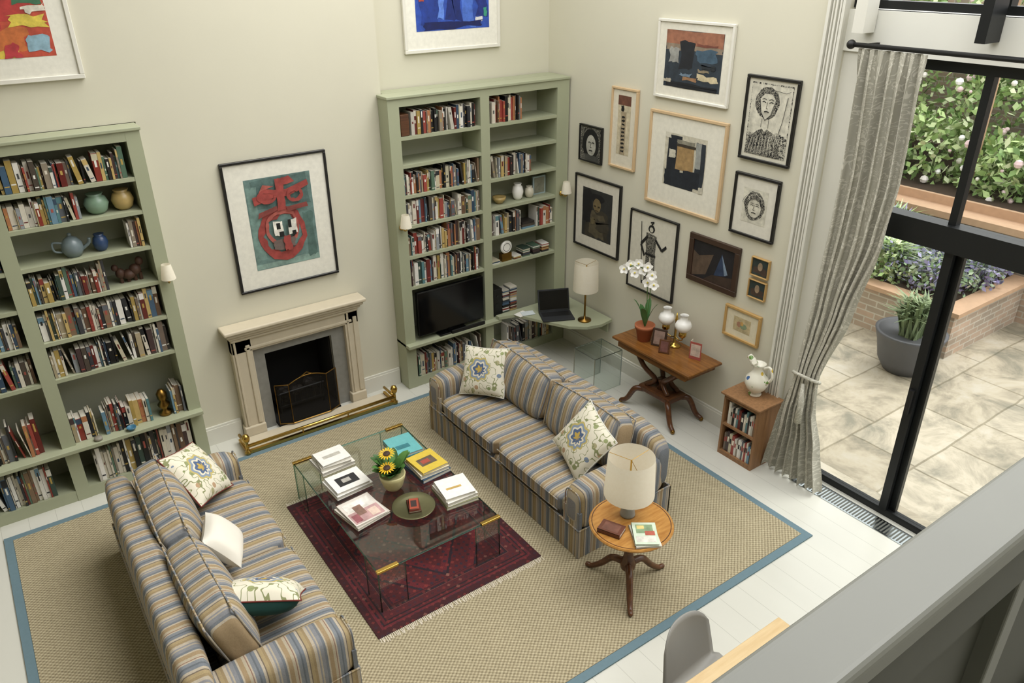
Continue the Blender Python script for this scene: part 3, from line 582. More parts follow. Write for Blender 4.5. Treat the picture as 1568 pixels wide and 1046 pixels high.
sh=[('#6d4636',R_(0,.84,1,1)),(K,R_(.25,.74,.48,.84,.02)),('#a8987c',R_(.28,0,.68,.74,.02))]+[(K,R_(.35,.05+i*.065,.6,.08+i*.065,.012)) for i in range(10)]
pic('framed_totem_print','R',5.20,5.55,2.13,2.87,.02,'frame_oak','#d9d2bf',(.09,.13,.26,.67),sh,base='#cbbfa2')
sh=[('ink_dense',R_(0,0,1,1)),(K,E_(.5,.5,.42,.46,24,.03)),('#b8b6aa',E_(.52,.46,.24,.32))]
for pts,w_ in ((((.38,.54),(.45,.56),(.5,.54)),.03),(((.56,.54),(.62,.56),(.68,.54)),.03),(((.53,.55),(.49,.40),(.55,.40)),.02),(((.43,.30),(.52,.31),(.6,.30)),.03)): sh+=stroke(K,pts,w_)
sh+=[('#4a4a46',R_(.2,.0,.9,.16,.03))]
pic('framed_small_portrait','R',5.66,6.00,2.10,2.46,.014,'frame_black','#8e8d84',(.02,.02,.32,.34),sh)
sh=[('#3d382e',R_(.1,.0,.9,.6,.05)),('#5a5240',R_(.25,.05,.75,.55,.05)),('#16161a',R_(.02,.3,.30,.95,.05)),('#16161a',E_(.5,.84,.24,.09,16,.06)),('#7a6a4a',E_(.5,.70,.13,.14,16,.05)),('#3a3024',R_(.40,.66,.47,.69)),('#3a3024',R_(.53,.66,.60,.69)),('#4a3c28',R_(.44,.58,.56,.60)),('#3f3a30',R_(.5,.2,.9,.4,.05)),('#6f6448',R_(.3,.3,.45,.42,.03))]
pic('framed_dark_figure','R',5.35,6.04,1.20,1.96,.02,'frame_black','#d9d4c5',(.12,.13,.57,.64),sh,base='#2f2f2e')
sh=[(K,E_(.45,.88,.09,.06,12,.1)),(CR,E_(.45,.87,.05,.035)),('ink_dense',R_(.32,.48,.60,.80,.02)),('ink_dense',[(.34,.48),(.45,.48),(.40,.06),(.32,.06)]),('ink_dense',[(.48,.48),(.60,.48),(.62,.06),(.53,.06)]),(K,R_(.26,.03,.42,.07,.01)),(K,R_(.50,.02,.70,.06,.01))]
sh+=stroke(K,[(.36,.76),(.18,.62),(.30,.46)],.05)+stroke(K,[(.58,.75),(.78,.62),(.90,.70)],.045)+stroke(K,[(.16,.95),(.26,.05)],.016)+stroke(K,[(.45,.94),(.52,.99),(.42,.97)],.02)+stroke(K,[(.32,.5),(.62,.5)],.03)
pic('framed_knight_drawing','R',4.58,5.20,1.00,1.79,.016,'frame_black','#d4d0c0',(.08,.06,.54,.73),sh)
sh=[('#5b4a3c',[(0,0),(.35,.15),(.5,.75),(.15,.6),(0,.7)]),('#2b3a55',[(.55,.2),(.7,.85),(.85,.3)]),('#8496aa',[(.70,.82),(.88,.35),(.80,.3)]),('#3c2d24',[(.3,0),(1,0),(1,.3),(.5,.2)])]
pic('framed_mountain_painting','R',3.87,4.43,1.32,1.76,.05,'frame_dark','#241b18',None,sh,base='#1d1a1e')
for z in (1.575,1.38): pic('framed_small_photograph','R',3.57,3.75,z,z+.165,.01,'frame_gold','#2a2320',None,[('#4a3a30',R_(.1,.1,.9,.5,.05)),('#a08a70',E_(.5,.55,.15,.25))],base='#2f3c3a')
sh=[('#b88a70',E_(.35,.5,.15,.2)),('#8a9a7a',E_(.6,.45,.2,.2)),('#c8a060',E_(.5,.6,.1,.15))]
pic('framed_gold_miniature','R',3.57,3.95,.95,1.24,.022,'frame_gold','#dcd3b8',(.1,.08,.28,.21),sh,base='#c9b88f')

# ---------------------------------------------------------------- sofas
def sofa(x0,y0,L,D,sg):
    s=MB('striped_sofa'); M=Matrix(((sg,0,0,x0),(0,1,0,y0),(0,0,1,0),(0,0,0,1)))
    uy=lambda p:(p[1],p[2]); ux=lambda p:(p[0]+.05,p[2])
    A=.19
    s.add(g_soft((.02,A-.05,.04),(D-.03,L-A+.05,.30),14,8),'stripes',M=M,uv=uy,smooth=True)
    for (a,b,u) in (((.002,0.01,.018),(.014,L-.01,.27),uy),((.002,.0,.018),(D,.012,.27),ux),((.002,L-.012,.018),(D,L,.27),ux),((D-.012,0,.018),(D,L,.27),uy)): s.box(a,b,'stripes',M=M,uv=u)
    for y in (L*.5,.02,L-.02): s.box((-.004,y-.018,.019),(.003,y+.018,.262),'stripes',M=M,uv=lambda p:(p[1]*1.3+.03,p[2]))
    s.add(g_tube([(0,.0,.272),(0,L,.272)],.006,6),'stripes',M=M,uv=uy)
    for ye in (0,L): s.add(g_tube([(0,ye,.272),(D,ye,.272)],.006,6),'stripes',M=M,uv=ux)
    for ya in (0,L-A):
        s.add(g_soft((.0,ya-.012,.23),(D-.06,ya+A+.012,.605),5,12),'stripes',M=M,uv=ux,smooth=True)
        s.box((.004,ya+.004,.26),(.03,ya+A-.004,.42),'stripes',M=M,uv=uy)
        arc=[(.012,ya+A/2+(A/2-.012)*math.copysign(abs(math.cos(t))**.55,math.cos(t)),.44+.135*abs(math.sin(t))**.55) for t in [i*math.pi/16 for i in range(17)]]
        s.add(g_tube([(.006,ya+A-.012,.28)]+arc+[(.006,ya+.012,.28)],.005,6),'stripes',M=M,uv=uy)
    s.add(g_soft((D-.20,.0,.2),(D,L,.76),5,12),'stripes',M=M,uv=uy,smooth=True)
    W=(L-2*A)/2
    for i in range(2):
        ya=A+i*W
        s.add(g_soft((-.012,ya+.004,.285),(D-.26,ya+W-.004,.44),8,14,.12),'stripes',M=M,uv=uy,smooth=True)
        for z in (.318,.412): s.add(g_tube([(-.009,ya+.05,z),(-.009,ya+W-.05,z)],.005,6),'stripes',M=M,uv=uy)
        Mb=M@T(D-.33,ya+W/2,.64,0,math.radians(17),0)@Euler((math.radians(2.5*(1 if i else -1)),0,math.radians(2*(1 if i else -1)))).to_matrix().to_4x4()
        s.add(g_soft((-.115,-W/2+.005,-.22),(.10,W/2-.005,.225),5,14,.35,0),'stripes',M=Mb,uv=(lambda p,c=ya+W/2:(p[1]+c,p[2])),smooth=True)
        hw,ht=W/2-.035,.20
        for xx in (-.09,.078):
            lp=[(xx,-hw,-.18),(xx,-hw-.012,0),(xx,-hw,ht-.03),(xx,-hw+.03,ht),(xx,0,ht+.015),(xx,hw-.03,ht),(xx,hw,ht-.03),(xx,hw+.012,0),(xx,hw,-.18)]
            s.add(g_tube(curve(lp,4),.006,6),'stripes',M=Mb,uv=(lambda p,c=ya+W/2:(p[1]+c+.05,p[2])),smooth=True)
    for (a,b) in ((.06,.06),(.06,L-.06),(D-.06,.06),(D-.06,L-.06)): s.add(g_tube([(a,b,.017),(a,b,.06)],.025,8),'mahogany',M=M)
    return s.build()
sofa(2.86,3.26,2.15,.93,1)
sofa(1.07,3.10,2.22,.93,-1)
def pillow(name,mat,x,y,z,w,h,th,M3,piping=None,back=None):
    m=MB(name); M=Matrix.Translation((x,y,z))@M3
    def f(sgn):
        def g(u,v):
            a,b=u*2-1,v*2-1
            e=max(0,(1-abs(a)**3.0))*max(0,(1-abs(b)**3.0))
            pin=1-.07*((1-a*a)*abs(b)**6+(1-b*b)*abs(a)**6)
            return (a*w/2*pin,b*h/2*pin,sgn*th/2*e**.55)
        return g
    uv=lambda p:(p[0]/(w/2),p[1]/(h/2))
    m.add(g_grid(f(1),20,20),mat,M=M,uv=uv,smooth=True); m.add(g_grid(f(-1),20,20),back or mat,M=M,uv=uv,smooth=True)
    if piping:
        fn=f(0); V=[fn(i/20,0) for i in range(20)]+[fn(1,i/20) for i in range(20)]+[fn(1-i/20,1) for i in range(20)]+[fn(0,1-i/20) for i in range(21)]
        m.add(g_tube(V,.005,6),piping,M=M,smooth=True)
    return m.build()
def facing(nx,ny,nz,roll):
    n=Vector((nx,ny,nz)).normalized(); up=Vector((0,0,1)); x=up.cross(n).normalized(); y=n.cross(x)
    return Matrix(((x.x,y.x,n.x,0),(x.y,y.y,n.y,0),(x.z,y.z,n.z,0),(0,0,0,1)))@Matrix.Rotation(math.radians(roll),4,'Z')
plain('pipe_red','#6a2a22',.9)
pillow('floral_cushion','floral',3.23,5.03,.67,.44,.44,.15,facing(-.7,-.35,.5,8),'trim_white')
pillow('floral_cushion','floral',3.24,3.68,.67,.46,.46,.15,facing(-.80,.05,.55,-18),'trim_white')
pillow('floral_cushion','floral',.73,4.98,.68,.46,.44,.15,facing(.75,-.35,.75,-25),'pipe_red')
pillow('white_cushion','white_pillow',.68,4.22,.64,.42,.30,.16,facing(.85,-.1,.7,-15))
pillow('floral_cushion','floral',.70,3.58,.66,.50,.40,.20,facing(.30,.42,.72,12),'pipe_red','teal_velvet')

# ---------------------------------------------------------------- coffee table
c=MB('glass_coffee_table'); a0,a1,b0,b1,zt=1.46,2.42,3.63,5.12,.38
c.box((a0,b0,zt-.012),(a1,b1,zt),'glass_table')
for p,q in (((a0,b0),(a1,b0)),((a0,b1),(a1,b1)),((a0,b0),(a0,b1)),((a1,b0),(a1,b1))):
    c.add(g_tube([(*p,zt-.006),(*q,zt-.006)],.005,6),'glass_edge')
for x,sx_ in ((a0,1),(a1,-1)):
    for y,sy in ((b0,1),(b1,-1)):
        c.box((min(x,x+sx_*.2),y-.005,.026),(max(x,x+sx_*.2),y+.005,zt-.013),'glass_table'); c.box((x-.005,min(y,y+sy*.2),.026),(x+.005,max(y,y+sy*.2),zt-.013),'glass_table')
        c.add(g_tube([(x+sx_*.2,y,.026),(x+sx_*.2,y,zt-.012)],.004,6),'glass_edge'); c.add(g_tube([(x,y+sy*.2,.026),(x,y+sy*.2,zt-.012)],.004,6),'glass_edge'); c.add(g_tube([(x,y,.026),(x,y,zt-.012)],.005,6),'glass_edge')
        c.add(g_bev((min(x-sx_*.008,x+sx_*.15),min(y-sy*.01,y+sy*.02),zt-.014),(max(x-sx_*.008,x+sx_*.15),max(y-sy*.01,y+sy*.02),zt+.004),.002),'brass')
c.build()
def bstack(name,x,y,z,items):
    m=MB(name); lx,ly=x,y
    for (w,d,h,rot,cc,tc) in items:
        M=T(lx,ly,z,0,0,math.radians(rot)); m.box((-w/2+.004,-d/2+.003,.002),(w/2-.004,d/2-.003,h-.002),'paint','#ddd8cc',M)
        m.box((-w/2,-d/2,h-.003),(w/2,d/2,h),'gloss',cc,M); m.box((-w/2,-d/2,0),(w/2,d/2,.003),'gloss',cc,M); m.box((-w/2,-d/2,0),(-w/2+.003,d/2,h),'gloss',cc,M)
        z+=h+.001
        if tc:
            for i,(u0,v0,u1,v1,c2) in enumerate(tc): m.box((-w/2+w*u0,-d/2+d*v0,h),(-w/2+w*u1,-d/2+d*v1,h+.0006+.0003*i),'art',c2,M)
    return m.build()
z=.3815
bstack('book_stack',1.71,4.93,z,[(.28,.24,.03,3,'#e4e0d6',None),(.25,.22,.025,-4,'#d8d4c8',None),(.24,.2,.02,2,'#eceae4',[(.2,.4,.8,.6,'#bdb9ae')])])
bstack('book_stack',1.69,4.60,z,[(.30,.25,.03,4,'#e8e6e0',None),(.27,.23,.02,2,'#f0eee8',[(.2,.25,.8,.75,'#2a2a2c'),(.35,.4,.6,.62,'#b8b4ac')])])
bstack('magazine_stack',1.64,4.24,z,[(.28,.30,.02,10,'#c9c2b6',[]),(.26,.29,.012,5,'#dbd3ca',[(.05,.05,.95,.5,'#c09a98'),(.1,.55,.9,.9,'#ebe6de'),(.3,.3,.55,.7,'#8a6a5c'),(.6,.1,.85,.4,'#d9c0b0'),(.1,.1,.3,.4,'#9a5a60')])])
bstack('book_stack',2.25,4.76,z,[(.24,.30,.03,-8,'#3a6a6e',None),(.23,.28,.025,-3,'#6cb4b6',[(.2,.3,.7,.5,'#3a8088')])])
bstack('book_stack',2.28,4.42,z,[(.26,.28,.03,5,'#3c5268',None),(.25,.26,.03,0,'#e6e0cc',None),(.23,.25,.02,4,'#d8bc4a',[(.2,.3,.8,.7,'#6a5a48'),(.3,.4,.6,.6,'#b05040')])])
bstack('book_stack',2.29,4.02,z,[(.26,.28,.025,-6,'#8a8a68',None),(.25,.26,.03,-3,'#ece8de',None),(.24,.24,.025,-8,'#f0eee6',[(.2,.4,.7,.5,'#c9a860')])])
p=MB('bronze_plate'); p.add(g_lathe([(.10,0),(.12,.004),(.155,.018),(.16,.02),(.155,.022),(.12,.009),(.001,.007)],36),'bronze_dish',M=T(1.97,4.07,z),smooth=True); p.build()
bstack('red_notebook',1.97,4.07,z+.010,[(.09,.14,.015,-20,'#5a2a20',None),(.07,.12,.012,-25,'#a04a38',[(.2,.2,.8,.8,'#3a2a28')])])
pf=MB('potted_sunflower'); px,py=1.96,4.37
pf.add(g_lathe([(.055,0),(.075,.03),(.095,.10),(.10,.13),(.095,.135),(.088,.12),(.001,.115)],28),'gloss','#d8cf9a',T(px,py,z),smooth=True)
rn=random.Random(11)
def leaf(mb,base,tip,w,col,droop=.2,mat='leaf'):
    b=Vector(base); t=Vector(tip); d=t-b; sd=d.cross(Vector((0,0,1))); sd=sd.normalized() if sd.length>1e-5 else Vector((1,0,0))
    L=d.length; V=[];n=5
    for i in range(n+1):
        k=i/n; c=b+d*k+Vector((0,0,1))*L*droop*(math.sin(math.pi*k*.75)); ww=w*math.sin(math.pi*min(1,k*.92+.06))**.8
        V+= [tuple(c-sd*ww/2+Vector((0,0,ww*.15))),tuple(c),tuple(c+sd*ww/2+Vector((0,0,ww*.15)))]
    Fc=[]
    for i in range(n): o=i*3; Fc+=[(o,o+1,o+4,o+3),(o+1,o+2,o+5,o+4)]
    mb.add((V,Fc),mat,col,smooth=True)
for i in range(34):
    a=rn.uniform(0,6.28); r=rn.uniform(.07,.16); h=rn.uniform(.14,.25); leaf(pf,(px,py,z+.1),(px+r*math.cos(a),py+r*math.sin(a),z+h),.085,hx(rn.choice(['#3a5f2c','#4a7535','#5c8a42'])))
for (fx,fy,fz) in ((-.02,.02,.30),(-.06,-.05,.23)):
    M=T(px+fx,py+fy,z+fz,.1,-.15,0)
    pf.add(g_tube([(px,py,z+.1),(px+fx,py+fy,z+fz)],.005,6),'paint','#4f7030')
    pf.add(g_lathe([(.028,0),(.025,.012),(.001,.016)],14),'paint','#3a2412',M)
    for k in range(16):
        a=k*2*math.pi/16; V=[(.025*math.cos(a-.15),.025*math.sin(a-.15),.004),(.05*math.cos(a-.13),.05*math.sin(a-.13),.01),(.068*math.cos(a),.068*math.sin(a),.006),(.05*math.cos(a+.13),.05*math.sin(a+.13),.01),(.025*math.cos(a+.15),.025*math.sin(a+.15),.004)]
        pf.add((V,[(0,1,2,3,4)]),'paint','#eebb1c',M)
pf.build()

# ---------------------------------------------------------------- round side table + lamp
tx,ty,tz=2.99,2.88,.56
r=MB('round_pedestal_table')
r.add(g_lathe([(.001,tz-.03),(.26,tz-.028),(.28,tz-.02),(.285,tz-.008),(.278,tz),(.001,tz)],48,False),'honey',M=T(tx,ty,0),smooth=False)
r.add(g_lathe([(.262,tz+.0005),(.268,tz+.001)],48,False),'mahogany',M=T(tx,ty,0))
r.add(g_lathe([(.10,tz-.03),(.04,tz-.05),(.025,tz-.10),(.04,tz-.17),(.028,tz-.22),(.035,tz-.30),(.055,tz-.36),(.05,tz-.40),(.02,tz-.42)],20),'mahogany',M=T(tx,ty,0),smooth=True)
for a in (math.radians(112),math.radians(232),math.radians(352)):
    c_,s_=math.cos(a),math.sin(a)
    pts=curve([(tx+.03*c_,ty+.03*s_,.2),(tx+.12*c_,ty+.12*s_,.19),(tx+.2*c_,ty+.2*s_,.10),(tx+.27*c_,ty+.27*s_,.042),(tx+.31*c_,ty+.31*s_,.038)],6)
    r.add(g_tube(pts,[.028-.012*i/len(pts) for i in range(len(pts))],8),'mahogany',smooth=True); r.add(g_sph(.018,10,6),'mahogany',M=T(tx+.31*c_,ty+.31*s_,.0355),smooth=True)
r.build()
lamp('table_lamp',3.02,2.95,tz+.002,[(.05,0),(.052,.01),(.05,.02),(.045,.06),(.05,.10),(.045,.15),(.03,.17),(.012,.175)],'gloss','#9aa3a6',.74,1.04,.17,.155)
bstack('leather_book',2.82,2.89,tz+.002,[(.11,.16,.03,25,'#643a2c',[(.15,.15,.85,.85,'#744a3a')])])
bstack('magazine_stack',2.96,2.72,tz+.002,[(.17,.22,.012,-30,'#d8d4c8',[]),(.16,.21,.015,-36,'#cfdcc8',[(.1,.1,.9,.35,'#e8e4d8'),(.15,.5,.85,.9,'#8aa27c'),(.5,.4,.9,.6,'#b8604e'),(.2,.7,.5,.85,'#d8c07a')])])
# ---------------------------------------------------------------- console table
k=MB('console_table'); x0,x1,y0,y1,zt=4.60,5.04,3.89,4.88,.68
k.add(g_bev((x0,y0,zt-.025),(x1,y1,zt),.008,3),'walnut'); k.box((x0+.03,y0+.06,zt-.09),(x1-.02,y1-.06,zt-.025),'walnut'); k.box((x0+.04,y0+.10,zt-.10),(x1-.03,y1-.10,zt-.085),'mahogany')
cx_,cy_=4.82,4.38
for sy in (-1,1):
    for sx_ in (-1,1):
        P=curve([(cx_+sx_*.10,cy_+sy*.28,zt-.09),(cx_+sx_*.10,cy_+sy*.16,zt-.22),(cx_+sx_*.05,cy_+sy*.05,zt-.33),(cx_+sx_*.07,cy_+sy*.14,.26)],6); k.add(g_tube(P,.024,8),'mahogany',smooth=True)
k.add(g_bev((cx_-.12,cy_-.20,.20),(cx_+.12,cy_+.20,.26),.015),'mahogany'); k.add(g_lathe([(.05,.26),(.03,.3),(.05,.36)],16),'mahogany',M=T(cx_,cy_,0),smooth=True)
for sx_,sy in ((-1,-1),(1,-1),(-1,1),(1,1)):
    P=curve([(cx_+sx_*.08,cy_+sy*.15,.21),(cx_+sx_*.14,cy_+sy*.22,.2),(cx_+sx_*.17,cy_+sy*.29,.07),(cx_+sx_*.19,cy_+sy*.35,.03)],6); k.add(g_tube(P,[.032-.012*i/len(P) for i in range(len(P))],8),'mahogany',smooth=True)
    k.add(g_sph(.022,10,6),'brass_old',M=T(cx_+sx_*.19,cy_+sy*.35,.024),smooth=True)
k.build()
o=MB('potted_orchid'); ox,oy=4.79,4.64; z=.681
o.add(g_lathe([(.06,0),(.085,.13),(.095,.13),(.097,.16),(.088,.162),(.08,.14),(.001,.135)],24),'terracotta',M=T(ox,oy,z),smooth=True)
for a,l in ((.5,.2),(2.4,.22),(3.6,.18),(5.2,.2),(1.5,.16)): leaf(o,(ox,oy,z+.14),(ox+l*.55*math.cos(a),oy+l*.55*math.sin(a),z+.14+l),.06,hx('#4a7540'),.3)
st=curve([(ox,oy,z+.14),(ox+.02,oy+.02,z+.45),(ox-.01,oy+.03,z+.68),(ox-.08,oy+.10,z+.74),(ox-.12,oy+.17,z+.70)],6); o.add(g_tube(st,.004,6),'paint','#5a7a3a')
st2=curve([(ox,oy,z+.14),(ox+.01,oy-.02,z+.4),(ox,oy-.04,z+.6),(ox-.04,oy-.1,z+.64)],6); o.add(g_tube(st2,.004,6),'paint','#5a7a3a')
def orch(x,y,zz,rot):
    M=Matrix.Translation((x,y,zz))@facing(-.7,-.6,.25,rot)
    for i in range(5):
        a=math.pi/2+i*2*math.pi/5; w=.026 if i in(1,4) else .018; L=.05
        c_,s_=math.cos(a),math.sin(a); V=[(0,0,.002)]+[(L*.55*c_+w*math.cos(a+math.pi/2)*q+L*.45*c_*e,L*.55*s_+w*math.sin(a+math.pi/2)*q+L*.45*s_*e,.008*e) for q,e in ((-.9,-.3),(-1,.1),(-.6,.7),(0,1),(.6,.7),(1,.1),(.9,-.3))]
        o.add((V,[tuple(range(8))]),'white_ceramic',M=M)
    o.add(g_sph(.009,8,6),'paint','#d8c850',M@T(0,0,.008))
for i,(dx,dy,dz) in enumerate(((-.13,.19,.69),(-.10,.14,.74),(-.06,.08,.76),(-.03,.04,.70),(-.02,.0,.74),(-.02,-.05,.66),(-.05,-.09,.70),(-.06,-.13,.62),(-.08,.1,.67),(-.03,-.02,.60))): orch(ox+dx,oy+dy,z+dz,i*17)
o.build()
l=MB('twin_globe_oil_lamp'); lx,ly=4.93,4.38
l.add(g_lathe([(.06,0),(.062,.01),(.03,.025),(.012,.04),(.01,.25),(.015,.27),(.004,.34)],20),'brass',M=T(lx,ly,z),smooth=True)
for s_ in (-1,1):
    gx,gy=lx-.02,ly+s_*.105
    l.add(g_tube(curve([(lx,ly,z+.1),(lx,ly+s_*.05,z+.08),(gx,gy,z+.11),(gx,gy,z+.15)]),.006,8),'brass',smooth=True); l.add(g_lathe([(.015,.13),(.035,.15),(.035,.18),(.02,.2)],14),'brass',M=T(gx,gy,z),smooth=True)
    l.add(g_lathe([(.045,.20),(.07,.225),(.078,.26),(.062,.295),(.036,.31),(.032,.35),(.04,.36)],24,False),'white_ceramic',M=T(gx,gy,z),smooth=True)
l.build()
f=MB('photo_frame'); M=T(4.80,4.46,z,math.radians(-12),0,math.radians(-65)); f.add(g_bev((-.07,-.008,0),(.07,.008,.17),.004),'frame_dark',M=M); f.box((-.05,-.009,.02),(.05,-.008,.15),'art','#9a8072',M); f.build()
f=MB('photo_frame'); M=T(4.74,4.33,z,math.radians(-12),0,math.radians(-60)); f.add(g_bev((-.05,-.008,0),(.05,.008,.13),.004),'mahogany',M=M); f.box((-.035,-.009,.015),(.035,-.008,.115),'art','#7a5048',M); f.build()
f=MB('greeting_card'); M=T(4.88,4.08,z,0,0,math.radians(-70)); f.box((-.055,0,0),(.055,.002,.17),'paint','#a8544a',M); f.box((-.045,-.001,.03),(.045,0,.15),'art','#d8c4b4',M); f.box((-.055,0,0),(-.053,.06,.17),'paint','#e8e0d4',M); f.build()
g=MB('glass_side_table'); xa,xb=4.49,4.85; g.box((xa,4.98,.40),(xb,5.30,.41),'glass_table'); g.box((xa,4.98,.001),(xb,4.988,.4),'glass_table'); g.box((xa,5.292,.001),(xb,5.30,.4),'glass_table')
for y in (4.984,5.296):
    for x in (xa,xb): g.add(g_tube([(x,y,0.001),(x,y,.405)],.004,6),'chrome')
    g.add(g_tube([(xa,y,.405),(xb,y,.405)],.004,6),'chrome')
for x in (xa,xb): g.add(g_tube([(x,4.984,.405),(x,5.296,.405)],.004,6),'chrome')
g.build()
s=MB('small_bookcase'); x0,x1,y0,y1,H=4.75,5.045,3.24,3.60,.62
s.box((x0,y0,.0),(x1,y0+.02,H-.02),'oak').box((x0,y1-.02,0),(x1,y1,H-.02),'oak').box((x1-.012,y0+.02,0),(x1,y1-.02,H-.02),'oak'); s.add(g_bev((x0-.025,y0-.025,H-.02),(x1,y1+.025,H),.005),'oak')
for zz in (.04,.32): s.box((x0,y0+.02,zz-.02),(x1-.012,y1-.02,zz),'oak')
s.box((x0,y0+.02,0),(x0+.015,y1-.02,.02),'oak'); s.box((x0+.001,y0+.02,H-.06),(x0+.015,y1-.02,H-.02),'oak'); s.build()
bb=MB('books_in_small_bookcase'); rn=random.Random(8)
for zz in (.041,.321):
    y=y0+.025
    while y<y1-.05:
        w=rn.uniform(.012,.03); hgt=rn.uniform(.16,.215); bb.box((x0+.02,y,zz),(x0+.17,y+w-.001,zz+hgt),'gloss',hx(rn.choice(PAL))); bb.box((x0+.019,y+w*.2,zz+hgt*.5),(x0+.02,y+w*.8,zz+hgt*.75),'paint',hx(rn.choice(['#f0ead8','#222222','#a04a40']))); y+=w
bb.build()
m,nt,b=new_mat('majolica'); vo=N(nt,'ShaderNodeTexVoronoi'); vo.inputs['Scale'].default_value=16; nt.links.new(objco(nt),vo.inputs['Vector'])
nt.links.new(mixc(nt,math_n(nt,'LESS_THAN',vo.outputs['Distance'],.3),hx('#e6e2d2'),ramp(nt,vo.outputs['Color'],[(0,hx('#c9a832')),(.5,hx('#6d8f4a')),(.7,hx('#4a6a9a'))])),b.inputs['Base Color']); b.inputs['Roughness'].default_value=.2
p=MB('ceramic_pitcher'); vx,vy,vz=4.91,3.42,.622
p.add(g_lathe([(.05,0),(.055,.015),(.04,.03),(.08,.07),(.10,.12),(.09,.17),(.055,.21),(.042,.24),(.05,.28),(.06,.30),(.052,.295),(.035,.24)],28),'majolica',M=T(vx,vy,vz),smooth=True)
p.add(g_tube(curve([(vx,vy-.05,vz+.27),(vx,vy-.11,vz+.30),(vx,vy-.14,vz+.22),(vx,vy-.09,vz+.14)]),.012,8),'majolica',smooth=True)
p.add(g_tube(curve([(vx,vy+.04,vz+.27),(vx,vy+.08,vz+.31),(vx,vy+.11,vz+.33)]),[.03]*8+[.025]*8+[.015],10),'majolica',smooth=True); p.build()

# ---------------------------------------------------------------- dining end
t=MB('dining_table'); t.add(g_bev((1.4,.75,.62),(3.03,1.73,.65),.006),'pale_wood'); t.box((1.45,.8,.55),(2.98,1.68,.62),'pale_wood')
for x in (1.46,2.9):
    for y in (.81,1.60): t.add(g_bev((x,y,0),(x+.07,y+.07,.56),.005),'pale_wood')
t.build()
ch=MB('plastic_dining_chair'); M=T(2.50,1.90,0,0,0,math.radians(5))
def shell(u,v):
    a=(u*2-1)
    if v<.5: k=v/.5; y=-.38+.36*k; zz=.42-.02*math.sin(k*math.pi)+.03*a*a
    else: k=(v-.5)/.5; y=-.02+.10*k-.06*a*a*k; zz=.42+.34*k-.10*k*a**4
    w=.22*(1-.12*max(0,v-.5)*2*1.2)
    return (a*w,y,zz)
ch.add(g_grid(shell,14,20),'grey_plastic',M=M,smooth=True)
for x in (-.17,.17):
    for y,yy in ((-.30,-.36),(-.06,.02)): ch.add(g_tube([(x*.8,y,.41),(x*1.15,yy,0)],[.016,.011],8),'pale_wood',M=M)
cho=ch.build(); so=cho.modifiers.new('s','SOLIDIFY'); so.thickness=.008
b=MB('balustrade'); b.add(g_bev((-2.9,.262,3.25),(5.0,.352,3.295),.012,4),'rail_paint'); b.box((-2.9,.28,3.12),(5.0,.34,3.25),'rail_dark'); b.box((-2.9,.275,2.42),(5.0,.34,2.52),'rail_dark')
b.box((-2.9,.32,2.52),(5.0,.335,3.12),'rail_dark')
for i in range(16):
    x=-2.8+i*.5; b.add(g_bev((x,.29,2.52),(x+.05,.345,3.12),.004),'rail_paint')
b.box((-2.9,.241,2.15),(5.0,.35,2.42),'rail_dark')
b.build()

# ---------------------------------------------------------------- garden
MB('patio').box((5.38,-12,-.12),(13.4,10,-.02),'paving').build((5.38,0,-.12))
MB('door_threshold').box((5.22,-2.2,-.1),(5.38,3.27,-.01),'paving').build()
pl=MB('brick_planter'); pl.box((8.1,3.35,-.019),(9.69,8.9,.50),'brick').box((8.04,3.29,.50),(9.69,3.50,.55),'planter_wood').box((8.04,3.50,.50),(8.25,8.9,.55),'planter_wood').box((8.25,3.50,.5),(9.69,8.9,.53),'soil').build()
pl=MB('raised_garden_bed'); pl.box((9.7,-6,-.019),(12.98,8.9,1.0),'brick').box((9.64,3.0,1.0),(9.80,8.9,1.08),'planter_wood')
pl.box((9.80,3.0,1.0),(10.1,8.9,1.03),'planter_wood').box((10.1,2.8,1.0),(10.16,8.9,1.14),'planter_wood').box((10.16,2.8,1),(12.98,8.9,1.12),'soil').box((9.80,-6,1.0),(12.98,2.8,1.04),'soil')
pl.build()
MB('brick_boundary').box((13,-8,-.02),(13.3,8.98,4.2),'brick').build()
MB('brick_boundary').box((5.45,9.0,-.02),(13.3,9.3,4.2),'brick').build()
def foliage(mb,c,rad,n,size,cols,seed,up=.3):
    rnd=random.Random(seed)
    for i in range(n):
        while True:
            p=Vector([rnd.uniform(-1,1) for _ in range(3)])
            if p.length<1: break
        p=p.normalized()*(p.length**.5)
        q=Vector((c[0]+p.x*rad[0],c[1]+p.y*rad[1],c[2]+p.z*rad[2]))
        d=Vector((rnd.uniform(-1,1),rnd.uniform(-1,1),rnd.uniform(-1+up,1))).normalized()*size*rnd.uniform(.6,1.3)
        s=d.cross(Vector((rnd.uniform(-1,1),rnd.uniform(-1,1),rnd.uniform(-1,1)))).normalized()*size*.3
        mb.add(([tuple(q),tuple(q+d*.5+s),tuple(q+d),tuple(q+d*.5-s)],[(0,1,2,3)]),'leaf',hx(rnd.choice(cols)))
